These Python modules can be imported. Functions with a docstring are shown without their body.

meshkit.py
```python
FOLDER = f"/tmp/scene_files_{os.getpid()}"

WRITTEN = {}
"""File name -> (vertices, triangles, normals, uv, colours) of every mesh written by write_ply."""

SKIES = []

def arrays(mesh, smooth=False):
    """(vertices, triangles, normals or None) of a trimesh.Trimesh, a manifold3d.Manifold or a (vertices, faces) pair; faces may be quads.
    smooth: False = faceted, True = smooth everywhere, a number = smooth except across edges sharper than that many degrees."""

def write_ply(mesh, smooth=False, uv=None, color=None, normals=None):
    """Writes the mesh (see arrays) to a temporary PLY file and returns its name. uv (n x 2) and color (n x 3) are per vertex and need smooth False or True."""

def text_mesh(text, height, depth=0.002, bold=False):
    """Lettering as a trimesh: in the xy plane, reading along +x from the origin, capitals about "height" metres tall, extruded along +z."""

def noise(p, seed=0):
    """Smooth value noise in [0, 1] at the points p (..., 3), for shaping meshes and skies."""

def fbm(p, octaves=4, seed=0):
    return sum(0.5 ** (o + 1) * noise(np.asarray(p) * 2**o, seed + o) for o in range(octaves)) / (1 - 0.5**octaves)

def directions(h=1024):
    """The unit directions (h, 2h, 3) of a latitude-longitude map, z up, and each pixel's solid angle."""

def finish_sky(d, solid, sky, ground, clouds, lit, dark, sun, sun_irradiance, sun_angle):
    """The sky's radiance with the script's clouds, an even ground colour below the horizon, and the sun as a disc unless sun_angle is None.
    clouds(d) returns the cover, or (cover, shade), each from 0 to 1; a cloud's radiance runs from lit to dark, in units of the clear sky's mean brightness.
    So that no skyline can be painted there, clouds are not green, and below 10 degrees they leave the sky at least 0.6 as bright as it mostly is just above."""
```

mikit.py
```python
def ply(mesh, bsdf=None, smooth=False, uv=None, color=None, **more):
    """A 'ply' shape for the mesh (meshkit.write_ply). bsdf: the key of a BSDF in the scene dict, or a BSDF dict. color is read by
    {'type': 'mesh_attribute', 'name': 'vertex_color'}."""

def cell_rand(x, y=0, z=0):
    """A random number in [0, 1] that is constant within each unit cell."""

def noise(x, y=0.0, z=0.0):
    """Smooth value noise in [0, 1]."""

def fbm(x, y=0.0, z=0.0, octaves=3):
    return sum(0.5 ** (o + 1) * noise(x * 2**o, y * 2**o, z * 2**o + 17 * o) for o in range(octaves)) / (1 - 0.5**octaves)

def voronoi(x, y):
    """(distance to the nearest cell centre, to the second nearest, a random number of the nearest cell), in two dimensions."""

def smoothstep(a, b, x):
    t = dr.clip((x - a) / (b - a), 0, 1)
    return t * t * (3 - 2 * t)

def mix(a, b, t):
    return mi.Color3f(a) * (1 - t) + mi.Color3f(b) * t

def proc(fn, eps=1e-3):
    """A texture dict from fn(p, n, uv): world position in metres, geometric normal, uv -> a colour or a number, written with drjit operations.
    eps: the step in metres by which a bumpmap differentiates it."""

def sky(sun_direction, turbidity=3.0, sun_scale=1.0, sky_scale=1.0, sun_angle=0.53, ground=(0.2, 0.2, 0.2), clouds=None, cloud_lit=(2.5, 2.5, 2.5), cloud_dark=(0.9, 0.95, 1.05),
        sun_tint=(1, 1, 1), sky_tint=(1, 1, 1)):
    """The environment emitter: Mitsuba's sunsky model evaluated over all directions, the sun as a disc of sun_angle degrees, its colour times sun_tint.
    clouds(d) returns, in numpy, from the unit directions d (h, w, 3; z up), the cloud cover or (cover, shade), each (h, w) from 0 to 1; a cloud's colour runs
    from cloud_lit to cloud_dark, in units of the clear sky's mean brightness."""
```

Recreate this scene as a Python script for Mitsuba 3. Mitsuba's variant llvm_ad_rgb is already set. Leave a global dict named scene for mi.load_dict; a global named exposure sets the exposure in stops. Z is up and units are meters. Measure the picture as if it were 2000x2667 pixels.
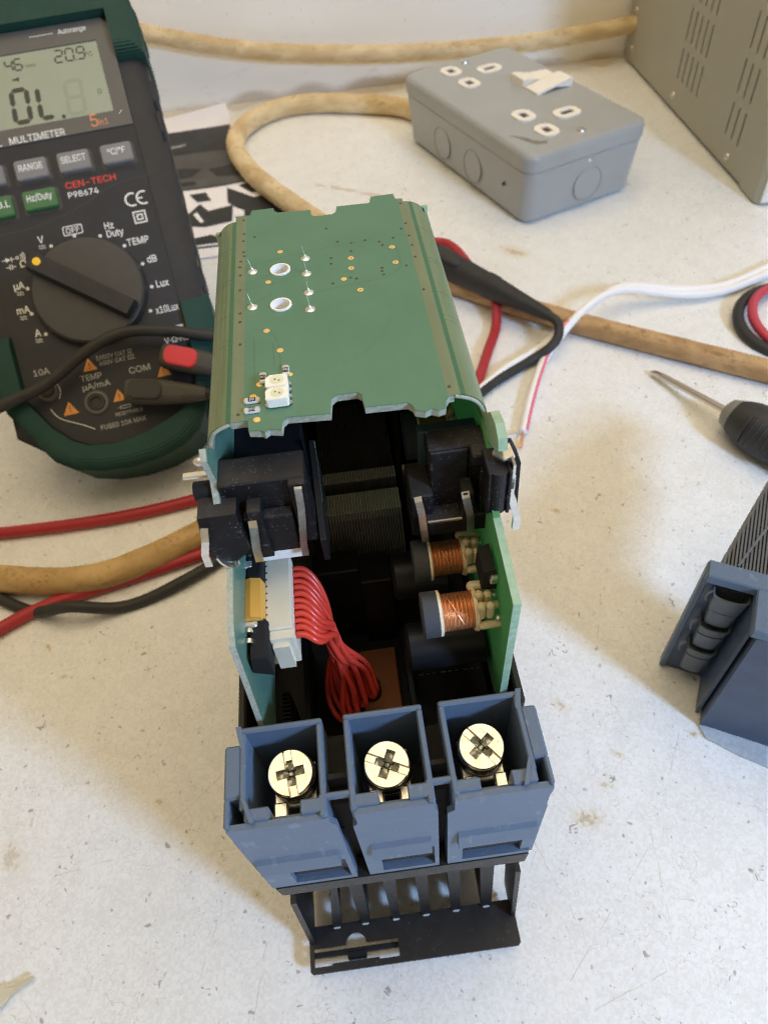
import math, random
import numpy as np, trimesh, drjit as dr, mitsuba as mi, mikit
from scipy.interpolate import CubicSpline
from shapely.geometry import Polygon, box as sbox, Point, LineString
from shapely.ops import unary_union
from shapely import affinity
import manifold3d as m3
import meshkit
from mikit import noise, fbm, voronoi, smoothstep, mix, cell_rand, proc

random.seed(7)
RNG = np.random.default_rng(7)
U = 0.00122            # one modelling unit in metres; all coordinates below are in these units
T = mi.ScalarTransform4f
scene, labels = {}, {}
exposure = 0.08

# ------------------------------------------------------------------ camera and light
CAM = np.array([2.4764, -23.6539, 197.1277])
FWD = np.array([0.019993, 0.630001, -0.776337])
UPV = np.array([0.131461, 0.768094, 0.626697])
scene['camera'] = {
    'type': 'thinlens', 'fov': math.degrees(2 * math.atan(1000 / 1860.363)), 'fov_axis': 'x',
    'to_world': T().look_at(origin=(CAM * U).tolist(), target=((CAM + FWD * 100) * U).tolist(), up=UPV.tolist()),
    'aperture_radius': 0.00042, 'focus_distance': 120 * U, 'near_clip': 0.005, 'far_clip': 20.0}


def quad(cx, cy, cz, w, h, toward):
    """A flat lamp of w x h at a place, facing a point (all in units)."""
    o = np.array([cx, cy, cz]) * U
    t = np.array(toward) * U
    up = [0, 0, 1] if abs((t - o)[2]) < 0.95 * np.linalg.norm(t - o) else [0, 1, 0]
    return T().look_at(origin=o.tolist(), target=t.tolist(), up=up) @ T().scale([w * U / 2, h * U / 2, 1])


LAMP, FILL, ROOM = (56, 87, 142), (2.35, 1.91, 1.28), (0.37, 0.30, 0.195)
# a cool white lamp close by, front right of the bench
scene['bench_lamp_panel'] = {'type': 'rectangle', 'to_world': quad(360, -285, 345, 74, 96, (30, 60, 30)),
                             'emitter': {'type': 'area', 'radiance': {'type': 'rgb', 'value': LAMP}}}
# added warm panel overhead, placed to brighten the wall and far bench
scene['overhead_fill'] = {'type': 'rectangle', 'to_world': quad(130, 260, 900, 1000, 800, (130, 260.01, 0)),
                    'emitter': {'type': 'area', 'radiance': {'type': 'rgb', 'value': FILL}}}
scene['room_light'] = {'type': 'constant', 'radiance': {'type': 'rgb', 'value': ROOM}}
labels['bench_lamp_panel'] = {'label': 'cool white lamp panel outside the picture, front right of the bench', 'kind': 'structure'}
labels['overhead_fill'] = {'label': 'added warm fill panel overhead, outside the picture', 'kind': 'structure'}


# ------------------------------------------------------------------ materials
def rgb(c):
    return {'type': 'rgb', 'value': list(c)}


def mat(name, color, rough=0.5, metallic=0.0, spec=0.5, bump=None, **kw):
    b = {'type': 'principled', 'base_color': color if isinstance(color, dict) else rgb(color), 'roughness': rough if isinstance(rough, dict) else float(rough),
         'metallic': float(metallic), 'specular': float(spec), **kw}
    if bump:
        b = {'type': 'bumpmap', 'arbitrary': bump[0], 'scale': float(bump[1]), 'bsdf': b}
    scene[name] = {'type': 'twosided', 'bsdf': b}


def seg_d(x, y, ax, ay, bx, by):
    """distance to a segment in the plane"""
    dx, dy = bx - ax, by - ay
    t = dr.clip(((x - ax) * dx + (y - ay) * dy) / (dx * dx + dy * dy), 0, 1)
    return dr.sqrt(dr.square(x - ax - t * dx) + dr.square(y - ay - t * dy))


SCRATCHES = [(-98, 20, -84, 34), (-52, 2, -48, 14), (-40, -12, -36, 8), (34, -8, 62, 18), (55, 8, 74, 2), (70, 30, 84, 52), (38, -14, 56, -9), (28, 12, 33, 20), (60, -2, 63, 22),
             (-92, 30, -70, 33), (-60, 40, -46, 52), (78, 60, 76, 84), (66, 76, 72, 92), (-30, -14, 2, -9), (75, -16, 92, -4), (-72, 60, -58, 78), (40, -1, 33, 22)]


def bench_color(p, n, uv):
    x, y = p.x / U, p.y / U
    v = fbm(x * .16, y * .16, 0.5, 4)
    fine = noise(x * 1.7, y * 1.7, 3.1)
    grain = noise(x * 4.1, y * 4.1, 7.7)
    c = mix((.68, .685, .665), (.775, .785, .77), smoothstep(.3, .7, .35 * v + .35 * fine + .3 * grain))
    stain = smoothstep(.56, .8, fbm(x * .022 + 7.3, y * .022, 1.7, 3))
    c = mix(c, (.66, .60, .49), .12 * stain)
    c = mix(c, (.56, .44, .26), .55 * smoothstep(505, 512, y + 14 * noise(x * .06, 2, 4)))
    # specks in the laminate, two sizes, elongated at random
    for s, thr, r0, dark in ((6.5, .55, .085, .66), (2.3, .6, .12, .3), (14, .45, .05, .78), (3.6, .8, .12, .5)):
        wx, wy = x / s + .35 * noise(x * .9, y * .9, s), y / s + .35 * noise(x * .9, y * .9, s + 5)
        d, _, w = voronoi(wx, wy)
        on = dr.select(w > thr, 1., 0.) * smoothstep(r0 * (w - thr) / (1 - thr) + .02, r0 * (w - thr) / (1 - thr) * .55, d)
        c = mix(c, (.19, .175, .15), on * dark)
    # hair-fine crazing
    d1, d2, w = voronoi(x / 4.2 + noise(x * .5, y * .5, 9), y / 5.6 + noise(x * .5, y * .5, 6))
    craze = smoothstep(.035, .0, d2 - d1) * smoothstep(.52, .7, noise(x * .13, y * .13, 21))
    c = mix(c, (.38, .33, .26), .42 * craze)
    for a in SCRATCHES:
        wob = .5 * (noise(x * .5, y * .5, 12) - .5)
        d = seg_d(x + wob, y + wob, *a)
        c = mix(c, (.42, .37, .30), .5 * smoothstep(.16, .05, d) * smoothstep(.3, .6, noise(x * .35, y * .35, 31)))
    # brown burns and drips
    for sx, sy, rx, ry, k in ((48, 25.8, 2.3, 1.4, .8), (90, 289, 3, 3.5, .85), (49.5, 57, 1.1, 1.2, .6), (83, 43.7, .8, .6, .85), (55, 33.5, 1.6, .5, .5), (67, 126.7, .8, .8, .8), (-105, 99, .7, .9, .8),
                              (131, 251, 1.4, 1.8, .5), (-65, 45.5, .8, .6, .6), (-104, 37, 2.2, 2.6, .45), (61, 41, .9, .7, .6), (-98, 88, 1, .5, .5), (-38, 19, .6, .7, .8), (-34, 24, .7, .6, .7)):
        q = dr.sqrt(dr.square((x - sx + .5 * (y - sy)) / rx) + dr.square((y - sy) / ry)) + 1.5 * (noise(x * 1.4, y * 1.4, 3) - .5)
        c = mix(c, (.20, .125, .055), k * smoothstep(1.05, .55, q) * (.35 + .65 * noise(x * 2.6, y * 2.6, 8)))
        c = mix(c, (.62, .50, .30), .5 * k * smoothstep(2.6, 1., q))
    d = seg_d(x, y, -3, 382, 30, 362) + 3 * (noise(x * .25, y * .25, 2) - .5)
    c = mix(c, (.45, .27, .15), .5 * smoothstep(2.0, .3, d))
    return c


def bench_h(p, n, uv):
    x, y = p.x / U, p.y / U
    return fbm(x * .55, y * .55, 2.0, 3)


mat('m_bench', proc(bench_color), .42, spec=.4, bump=(proc(bench_h, 2e-4), 1.6e-4))


def wall_color(p, n, uv):
    x, z = p.x / U, p.z / U
    c = mix((.86, .835, .765), (.91, .89, .83), fbm(x * .02, z * .03, 1.0, 3))
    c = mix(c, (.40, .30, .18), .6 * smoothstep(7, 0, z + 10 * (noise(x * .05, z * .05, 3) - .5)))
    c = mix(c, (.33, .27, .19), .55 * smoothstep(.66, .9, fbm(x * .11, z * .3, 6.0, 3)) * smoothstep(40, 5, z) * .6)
    d, _, w = voronoi(x / 16, z / 14)
    return mix(c, (.3, .26, .2), .5 * smoothstep(.035, .015, d) * dr.select(w > .55, 1., 0.))


mat('m_wall', proc(wall_color), .55, spec=.3)


def rubber(ca, cb, cc, k):
    """old rubber sheath: mottled, with dark cracks across it and smeared dirt along it"""
    def fn(p, n, uv):
        x, y, z = p.x / U, p.y / U, p.z / U
        c = mix(ca, cb, smoothstep(.3, .72, fbm(x * .09 * k, y * .09 * k, z * .2, 4)))
        c = mix(c, cc, .6 * smoothstep(.62, .78, fbm(x * .3, y * .3, z * .6, 3)))
        c = mix(c, cc, .35 * smoothstep(.5, .8, noise(x * 1.1, y * 1.6, z * 1.6)) * smoothstep(.4, .7, noise(x * .08, y * .08, 4)))
        crack = smoothstep(.045, .0, dr.abs(noise(x * .75, y * .75, z * .9) - .5)) * smoothstep(.6, .75, noise(x * .2, y * .2, z * .3 + 9))
        return mix(c, (.10, .05, .02), .6 * crack)
    return proc(fn)


RUB_BUMP = (proc(lambda p, n, uv: fbm(p.x / U * .8, p.y / U * .8, p.z / U * .8, 3), 2e-4), 2.5e-4)
mat('m_rubber_tan', rubber((.40, .245, .09), (.54, .36, .15), (.24, .135, .045), 1.0), .5, spec=.4, bump=RUB_BUMP)
mat('m_rubber_pale', rubber((.56, .41, .21), (.71, .57, .34), (.38, .25, .11), 1.0), .5, spec=.4, bump=RUB_BUMP)
mat('m_rubber_brown', rubber((.33, .185, .075), (.49, .31, .145), (.17, .085, .03), 1.4), .5, spec=.4, bump=RUB_BUMP)


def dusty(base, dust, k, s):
    """black plastic with lint and specks, paler on the faces that look upwards"""
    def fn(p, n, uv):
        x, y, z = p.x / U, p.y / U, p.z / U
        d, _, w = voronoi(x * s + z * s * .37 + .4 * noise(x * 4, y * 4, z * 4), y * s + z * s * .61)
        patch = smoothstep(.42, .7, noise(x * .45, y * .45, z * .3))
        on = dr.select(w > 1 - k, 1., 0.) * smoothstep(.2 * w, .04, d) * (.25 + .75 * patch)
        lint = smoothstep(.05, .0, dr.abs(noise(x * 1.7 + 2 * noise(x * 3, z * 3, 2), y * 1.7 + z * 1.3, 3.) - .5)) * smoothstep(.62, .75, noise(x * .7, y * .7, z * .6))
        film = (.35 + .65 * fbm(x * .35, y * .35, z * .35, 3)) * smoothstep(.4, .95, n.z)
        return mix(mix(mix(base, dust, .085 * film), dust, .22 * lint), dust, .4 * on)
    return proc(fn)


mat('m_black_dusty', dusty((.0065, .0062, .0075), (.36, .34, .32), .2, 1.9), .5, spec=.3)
mat('m_black', (.010, .0098, .011), .42, spec=.3)
mat('m_black_matt', (.016, .0155, .016), .7, spec=.2)
mat('m_base_black', dusty((.0085, .0082, .0088), (.2, .2, .21), .03, .8), .42, spec=.28)
mat('m_tray', (.012, .0115, .0115), .45, spec=.3)


def plastic_var(a, b, s):
    return proc(lambda p, n, uv: mix(a, b, fbm(p.x / U * s, p.y / U * s, p.z / U * s, 3)))



def blue_plastic(p, n, uv):
    x, y, z = p.x / U, p.y / U, p.z / U
    c = mix((.086, .124, .180), (.108, .150, .212), .6 * fbm(x * .25, y * .25, z * .25, 3) + .4 * noise(x * 3.3, y * 3.3, z * 3.3))
    rub = smoothstep(.62, .74, fbm(x * .8, y * .8, z * .22, 4)) * smoothstep(.5, .7, noise(x * .3, y * .3, z * .3))
    c = mix(c, (.19, .225, .275), .45 * rub)
    d, _, w = voronoi(x * 1.1 + z * .4, y * 1.1 + z * .7)
    return mix(c, (.32, .33, .34), .5 * smoothstep(.09, .03, d) * dr.select(w > .82, 1., 0.))


mat('m_blue', proc(blue_plastic), .45, spec=.35, bump=(proc(lambda p, n, uv: noise(p.x / U * 2.6, p.y / U * 2.6, p.z / U * 2.6), 1e-4), 2.2e-5))
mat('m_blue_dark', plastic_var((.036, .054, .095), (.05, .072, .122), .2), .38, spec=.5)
mat('m_clear_grey', plastic_var((.30, .35, .39), (.44, .49, .53), 1.2), .35, spec=.5)
mat('m_cup', plastic_var((.075, .092, .115), (.115, .135, .16), .5), .38, spec=.5)


def zinc(p, n, uv):
    x, y = p.x / U, p.y / U
    c = mix((.84, .81, .71), (.66, .63, .53), smoothstep(.4, .75, fbm(x * 1.8, y * 1.8, 0, 4)))
    d1, d2, w = voronoi(x * 2.1 + noise(x * 3, y * 3, 1), y * 2.1 + noise(x * 3, y * 3, 4))
    c = mix(c, (.34, .31, .22), .8 * smoothstep(.07, .0, d2 - d1) * smoothstep(.4, .6, noise(x * 1.6, y * 1.6, 5)))
    return mix(c, (.28, .26, .19), .6 * smoothstep(.13, .05, d1) * dr.select(w > .6, 1., 0.))


mat('m_zinc', proc(zinc), .34, 1.0)
mat('m_zinc_dark', proc(lambda p, n, uv: mix((.10, .105, .085), (.42, .41, .35), smoothstep(.5, .75, noise(p.x / U * 2.3, p.y / U * 2.3, p.z / U)))), .4, .9)
mat('m_tin', proc(lambda p, n, uv: mix((.88, .88, .86), (.62, .60, .56), fbm(p.x / U * 1.3, p.y / U * 1.3, p.z / U * 1.3, 3))), .28, 1.0)
mat('m_steel', (.62, .58, .52), .3, 1.0)
mat('m_gold', (.92, .62, .22), .42, .55)
mat('m_copper_plate', (.33, .12, .05), .45, .5)
mat('m_solder', (.80, .79, .77), .33, .75)

TRACES = [(-9.1, 65.6, -7.9, 64.2), (-7.9, 64.2, -7.3, 61.2), (-11, 66.3, -9.1, 65.6), (-7.3, 61.2, -7.2, 56.5), (-8.2, 62.4, -8.1, 56.5), (-11, 64, -10.9, 54), (-12.5, 83.5, -2, 86), (-2, 86, 4, 86.6),
          (12.6, 84.2, 12.7, 78), (12.7, 78, 10, 75.6), (10, 75.6, -1.5, 74), (-12.6, 78.6, -8, 80.6), (-12.5, 72, -8, 75), (4, 86.6, 9, 87.1), (-12.8, 76.9, -6, 78.0)]


def pcb_color(p, n, uv):
    x, y, z = p.x / U, p.y / U, p.z / U
    g = mix((.082, .182, .112), (.100, .208, .130), fbm(x * .16, y * .16, 0, 3))
    olive = mix((.155, .175, .095), (.185, .20, .112), noise(x * .9, y * .12, 2))
    xm = x - 1.2
    edge = dr.abs(xm)
    side = smoothstep(15.15, 15.3, edge)
    c = mix(g, olive, .85 * smoothstep(13.5, 13.65, edge) * (1 - side))
    c = mix(c, (.05, .125, .062), smoothstep(15.25, 15.35, edge) * smoothstep(16.05, 15.9, edge))
    c = mix(c, mix((.125, .17, .085), (.155, .195, .105), noise(x * 1.5, y * .1, 5)), smoothstep(15.95, 16.05, edge))
    streak = noise(x * 1.6 + z * 1.6, y * .035, 3.) * .6 + .4 * noise(x * 5 + z * 5, y * .02, 9.)
    c = mix(c, (.045, .115, .06), .6 * smoothstep(.52, .72, streak) * smoothstep(16.2, 16.5, edge))
    d = mi.Float(9.)
    for a in TRACES:
        d = dr.minimum(d, seg_d(x, y, *a))
    c = mix(c, (.055, .125, .078), .55 * smoothstep(.13, .06, d))
    line = smoothstep(.12, .05, dr.abs(y - 80.2)) + smoothstep(.12, .05, dr.abs(y - 79.2)) + smoothstep(.1, .04, dr.abs(y - 70.6)) + smoothstep(.1, .04, dr.abs(y - 89.6)) + .7 * smoothstep(.09, .04, dr.abs(y - 63.4)) + .7 * smoothstep(.09, .04, dr.abs(y - 64.6))
    c = mix(c, (.05, .065, .035), .7 * dr.minimum(line, 1.) * smoothstep(15.7, 16.1, edge))
    ring = smoothstep(.28, .12, dr.abs(dr.sqrt(dr.square(x + 3.5) + dr.square(y - 68.)) - 13.0)) * smoothstep(.4, .7, noise(x, y, 7))
    return mix(c, (.07, .14, .09), .25 * ring)


mat('m_pcb', proc(pcb_color), .36, spec=.5)
mat('m_pcb_edge', proc(lambda p, n, uv: mix((.20, .23, .165), (.44, .47, .39), fbm(p.x / U * 2.2, p.y / U * 2.2, p.z / U * 2.2, 3))), .7, spec=.3)
mat('m_teal_dark', (.02, .05, .062), .45)
mat('m_board_teal', proc(lambda p, n, uv: mix((.070, .155, .115), (.105, .205, .155), fbm(p.x / U * .3, p.y / U * .3, p.z / U * .3, 3))), .3, spec=.55)
# light comes through the resin of the right hand board
scene['m_board_green'] = {'type': 'principledthin', 'base_color': rgb((.17, .43, .19)), 'roughness': .4, 'diff_trans': .8, 'spec_trans': 0.0, 'eta': 1.5}
mat('m_board_green_edge', proc(lambda p, n, uv: mix((.20, .36, .21), (.38, .50, .37), fbm(p.x / U * 1.2, p.y / U * 1.2, p.z / U * 1.2, 3))), .5)
mat('m_board_left_edge', proc(lambda p, n, uv: mix((.22, .25, .21), (.46, .48, .40), fbm(p.x / U * 2.5, p.y / U * 2.5, p.z / U * 2.5, 3))), .6)
mat('m_white', (.80, .79, .76), .45)
mat('m_led', (.86, .84, .74), .4)
mat('m_led_lens', (.72, .72, .50), .2)
mat('m_cream', (.64, .60, .47), .4, spec=.5)
mat('m_bobbin', (.60, .50, .31), .4, spec=.5)
mat('m_flange', (.74, .66, .47), .4)
mat('m_copper', (.88, .50, .29), .36, .9)
mat('m_ferrite', plastic_var((.045, .050, .058), (.065, .07, .08), .6), .6, spec=.3)
mat('m_tantalum', (.62, .32, .055), .42, spec=.4)
mat('m_red_wire', (.60, .050, .030), .32, spec=.5)
mat('m_red_lead', (.36, .026, .032), .42, spec=.4)
mat('m_red_bright', (.60, .030, .045), .5)
mat('m_lead_black', plastic_var((.022, .022, .022), (.034, .033, .031), .3), .55, spec=.35)
mat('m_fin', plastic_var((.17, .16, .145), (.22, .205, .19), .5), .4, .2)
mat('m_fin_painted_light', plastic_var((.74, .68, .58), (.86, .80, .70), .5), .5)  # pale copy of the fin colour, for light caught on the tops
mat('m_plug', plastic_var((.050, .048, .040), (.07, .066, .055), .3), .6, spec=.3)
mat('m_jack', (.085, .08, .072), .5)
mat('m_plug_pad', (.026, .026, .025), .65)
mat('m_green_holster', plastic_var((.009, .043, .034), (.014, .056, .044), .2), .55, spec=.25)
mat('m_case', plastic_var((.020, .022, .026), (.030, .032, .037), .2), .5, spec=.3)
mat('m_face', plastic_var((.028, .029, .032), (.036, .037, .040), .15), .6, spec=.25)
mat('m_bezel', plastic_var((.085, .083, .078), (.10, .098, .093), .1), .4, spec=.35)
mat('m_lcd', plastic_var((.245, .28, .205), (.30, .335, .25), .05), .32, spec=.4)
mat('m_segment', (.03, .033, .027), .5)
mat('m_ghost', (.245, .275, .20), .5)
mat('m_button', (.16, .165, .175), .42, spec=.5)
mat('m_button_green', (.030, .125, .045), .42, spec=.5)
mat('m_dial', plastic_var((.026, .027, .029), (.034, .035, .038), .2), .42, spec=.45)
mat('m_print', (.62, .62, .60), .6)
mat('m_print_faint', (.30, .30, .285), .6)
mat('m_print_red', (.55, .045, .03), .6)
mat('m_print_orange', (.68, .24, .10), .6)
mat('m_print_amber', (.62, .25, .05), .6)
mat('m_yellow', (.90, .58, .03), .45)
mat('m_box_grey', plastic_var((.30, .31, .305), (.345, .355, .35), .06), .32, spec=.5)
mat('m_groove_shade', (.13, .13, .125), .5)
mat('m_switch', (.78, .74, .66), .35, spec=.5)
mat('m_soot', plastic_var((.10, .08, .06), (.26, .25, .23), .8), .6)
mat('m_hole', (.06, .05, .038), .6)
mat('m_supply', plastic_var((.335, .325, .255), (.365, .35, .28), .03), .5, spec=.35)
mat('m_supply_front', (.70, .68, .62), .45)
mat('m_inside_dark', (.025, .022, .016), .7)
mat('m_paper', (.80, .78, .80), .6, spec=.3)
mat('m_ink', plastic_var((.018, .018, .018), (.032, .032, .031), .15), .42, spec=.25)
mat('m_ink_grey', plastic_var((.055, .054, .052), (.10, .098, .094), .1), .42, spec=.25)
mat('m_white_wire', (.80, .79, .78), .4)
mat('m_pink', (.72, .17, .24), .45)
mat('m_loop_red', (.45, .045, .075), .35)
mat('m_handle', (.024, .024, .024), .55)
mat('m_handle_grey', (.20, .20, .18), .55)
mat('m_grille', plastic_var((.085, .088, .09), (.12, .123, .125), .2), .5)
mat('m_flake', plastic_var((.48, .44, .30), (.62, .58, .44), .4), .6)


# ------------------------------------------------------------------ mesh helpers
def tm(v, f):
    return trimesh.Trimesh(np.asarray(v, float), np.asarray(f, int), process=False)


def hull(pts):
    return trimesh.convex.convex_hull(np.asarray(pts, float))


def bx(x0, x1, y0, y1, z0, z1, b=0.0):
    """box with chamfered edges b"""
    b = min(b, .45 * (x1 - x0), .45 * (y1 - y0), .45 * (z1 - z0))
    if b <= 0:
        m = trimesh.creation.box((x1 - x0, y1 - y0, z1 - z0))
        m.apply_translation(((x0 + x1) / 2, (y0 + y1) / 2, (z0 + z1) / 2))
        return m
    P = []
    for X, dx in ((x0, b), (x1, -b)):
        for Y, dy in ((y0, b), (y1, -b)):
            for Z, dz in ((z0, b), (z1, -b)):
                P += [(X, Y + dy, Z + dz), (X + dx, Y, Z + dz), (X + dx, Y + dy, Z)]
    return hull(P)


def cat(*ms):
    ms = [m for m in ms if m is not None]
    return trimesh.util.concatenate(ms) if len(ms) > 1 else ms[0]


def ext(poly, lo, hi, plane='xy'):
    """extrude a shapely polygon; plane xy -> along z, yz -> along x, xz -> along y"""
    if isinstance(poly, (list, tuple)):
        poly = Polygon(poly)
    polys = getattr(poly, 'geoms', [poly])
    m = cat(*[trimesh.creation.extrude_polygon(g, hi - lo, engine='earcut') for g in polys])
    m.apply_translation((0, 0, lo))
    v = m.vertices.copy()
    if plane == 'yz':
        m.vertices = v[:, [2, 0, 1]]
    elif plane == 'xz':
        m.vertices = v[:, [0, 2, 1]]
        m.invert()
    return m


def bevel_ext(poly, lo, hi, b=.3):
    """extruded along z with a chamfer round the top edge (one ring, no holes)"""
    poly = poly if not isinstance(poly, (list, tuple)) else Polygon(poly)
    c = m3.CrossSection([np.array(poly.exterior.coords)[:-1]] + [np.array(h.coords)[:-1] for h in poly.interiors], m3.FillRule.EvenOdd)
    parts = [c.extrude(hi - lo - b).translate((0, 0, lo))]
    steps = 3 if b < 2 else 7
    for i in range(steps):
        a0 = math.pi / 2 * (i + 1) / steps
        parts.append(c.offset(-b * (1 - math.cos(a0)), m3.JoinType.Round, 2, 16).extrude(b * (math.sin(a0) - math.sin(math.pi / 2 * i / steps))).translate((0, 0, hi - b + b * math.sin(math.pi / 2 * i / steps))))
    M = parts[0]
    for q in parts[1:]:
        M = M + q
    return man(M)


def man(M):
    q = M.to_mesh()
    return tm(q.vert_properties[:, :3], q.tri_verts)


def to_man(m):
    m = m.copy()
    m.merge_vertices()
    return m3.Manifold(m3.Mesh(np.asarray(m.vertices, np.float32), np.asarray(m.faces, np.uint32)))


def loft(rings, cap=True):
    """rings: list of (n x 3) closed loops"""
    R = np.array(rings)
    k, n, _ = R.shape
    v = R.reshape(-1, 3)
    f = []
    for i in range(k - 1):
        for j in range(n):
            a, b = i * n + j, i * n + (j + 1) % n
            f += [(a, b, b + n), (a, b + n, a + n)]
    v = list(v)
    if cap:
        v += [R[0].mean(0), R[-1].mean(0)]
        for j in range(n):
            f += [(len(v) - 2, (j + 1) % n, j), (len(v) - 1, (k - 1) * n + j, (k - 1) * n + (j + 1) % n)]
    return tm(v, f)


def rrect(hx, hy, r, n=6, cx=0, cy=0):
    pts = []
    for sx, sy, a0 in ((1, 1, 0), (-1, 1, 90), (-1, -1, 180), (1, -1, 270)):
        for i in range(n + 1):
            a = math.radians(a0 + 90 * i / n)
            pts.append((cx + sx * (hx - r) + r * math.cos(a), cy + sy * (hy - r) + r * math.sin(a)))
    return np.array(pts)


def rbox(hx, hy, z0, z1, rc, rt, hx0=None, hy0=None, rb=0.0):
    """box with rounded upright corners rc and a rounded top edge rt; hx0, hy0: half sizes at the bottom"""
    hx0, hy0 = hx0 or hx, hy0 or hy
    rings = []
    if rb:
        p = rrect(hx0 - rb, hy0 - rb, max(rc - rb, .1))
        rings.append(np.c_[p, np.full(len(p), z0)])
        z0 += rb
    p = rrect(hx0, hy0, rc)
    rings.append(np.c_[p, np.full(len(p), z0)])
    for i in range(6):
        a = math.pi / 2 * i / 5
        d = rt * (1 - math.cos(a))
        p = rrect(hx - d, hy - d, max(rc - d, .15))
        rings.append(np.c_[p, np.full(len(p), z1 - rt + rt * math.sin(a))])
    return loft(rings)


def spline(pts, n):
    P = np.array(pts, float)
    if len(P) < 3:
        return P[0] + (P[-1] - P[0]) * np.linspace(0, 1, n)[:, None]
    s = np.r_[0, np.cumsum(np.sqrt(np.linalg.norm(np.diff(P, axis=0), axis=1)) ** 1.6)]
    return CubicSpline(s, P, bc_type='natural')(np.linspace(0, s[-1], n))


def sweep(path, r, sides=14, flat=1.0, cap=True, wob=0.0):
    """round tube along points; r number or array"""
    P = np.asarray(path, float)
    n = len(P)
    r = np.broadcast_to(r, (n,)).copy()
    if wob:
        r *= 1 + wob * (meshkit.noise(P * .35) - .5)
    t = np.gradient(P, axis=0)
    t /= np.linalg.norm(t, axis=1, keepdims=True) + 1e-9
    a = np.cross(t[0], [0, 0, 1.]) if abs(t[0][2]) < .9 else np.cross(t[0], [1., 0, 0])
    a /= np.linalg.norm(a)
    rings = []
    ang = np.arange(sides) * 2 * math.pi / sides
    for i in range(n):
        a = a - t[i] * (a @ t[i])
        a /= np.linalg.norm(a)
        b = np.cross(t[i], a)
        rings.append(P[i] + r[i] * (np.cos(ang)[:, None] * a + flat * np.sin(ang)[:, None] * b))
    return loft(rings, cap)


def tube(pts, r, n=60, sides=14, **k):
    return sweep(spline(pts, n), r, sides, **k)


def cyl(p0, p1, r0, r1=None, sides=32):
    p0, p1 = np.array(p0, float), np.array(p1, float)
    return sweep([p0, p1], np.array([r0, r1 if r1 is not None else r0]), sides)


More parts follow.
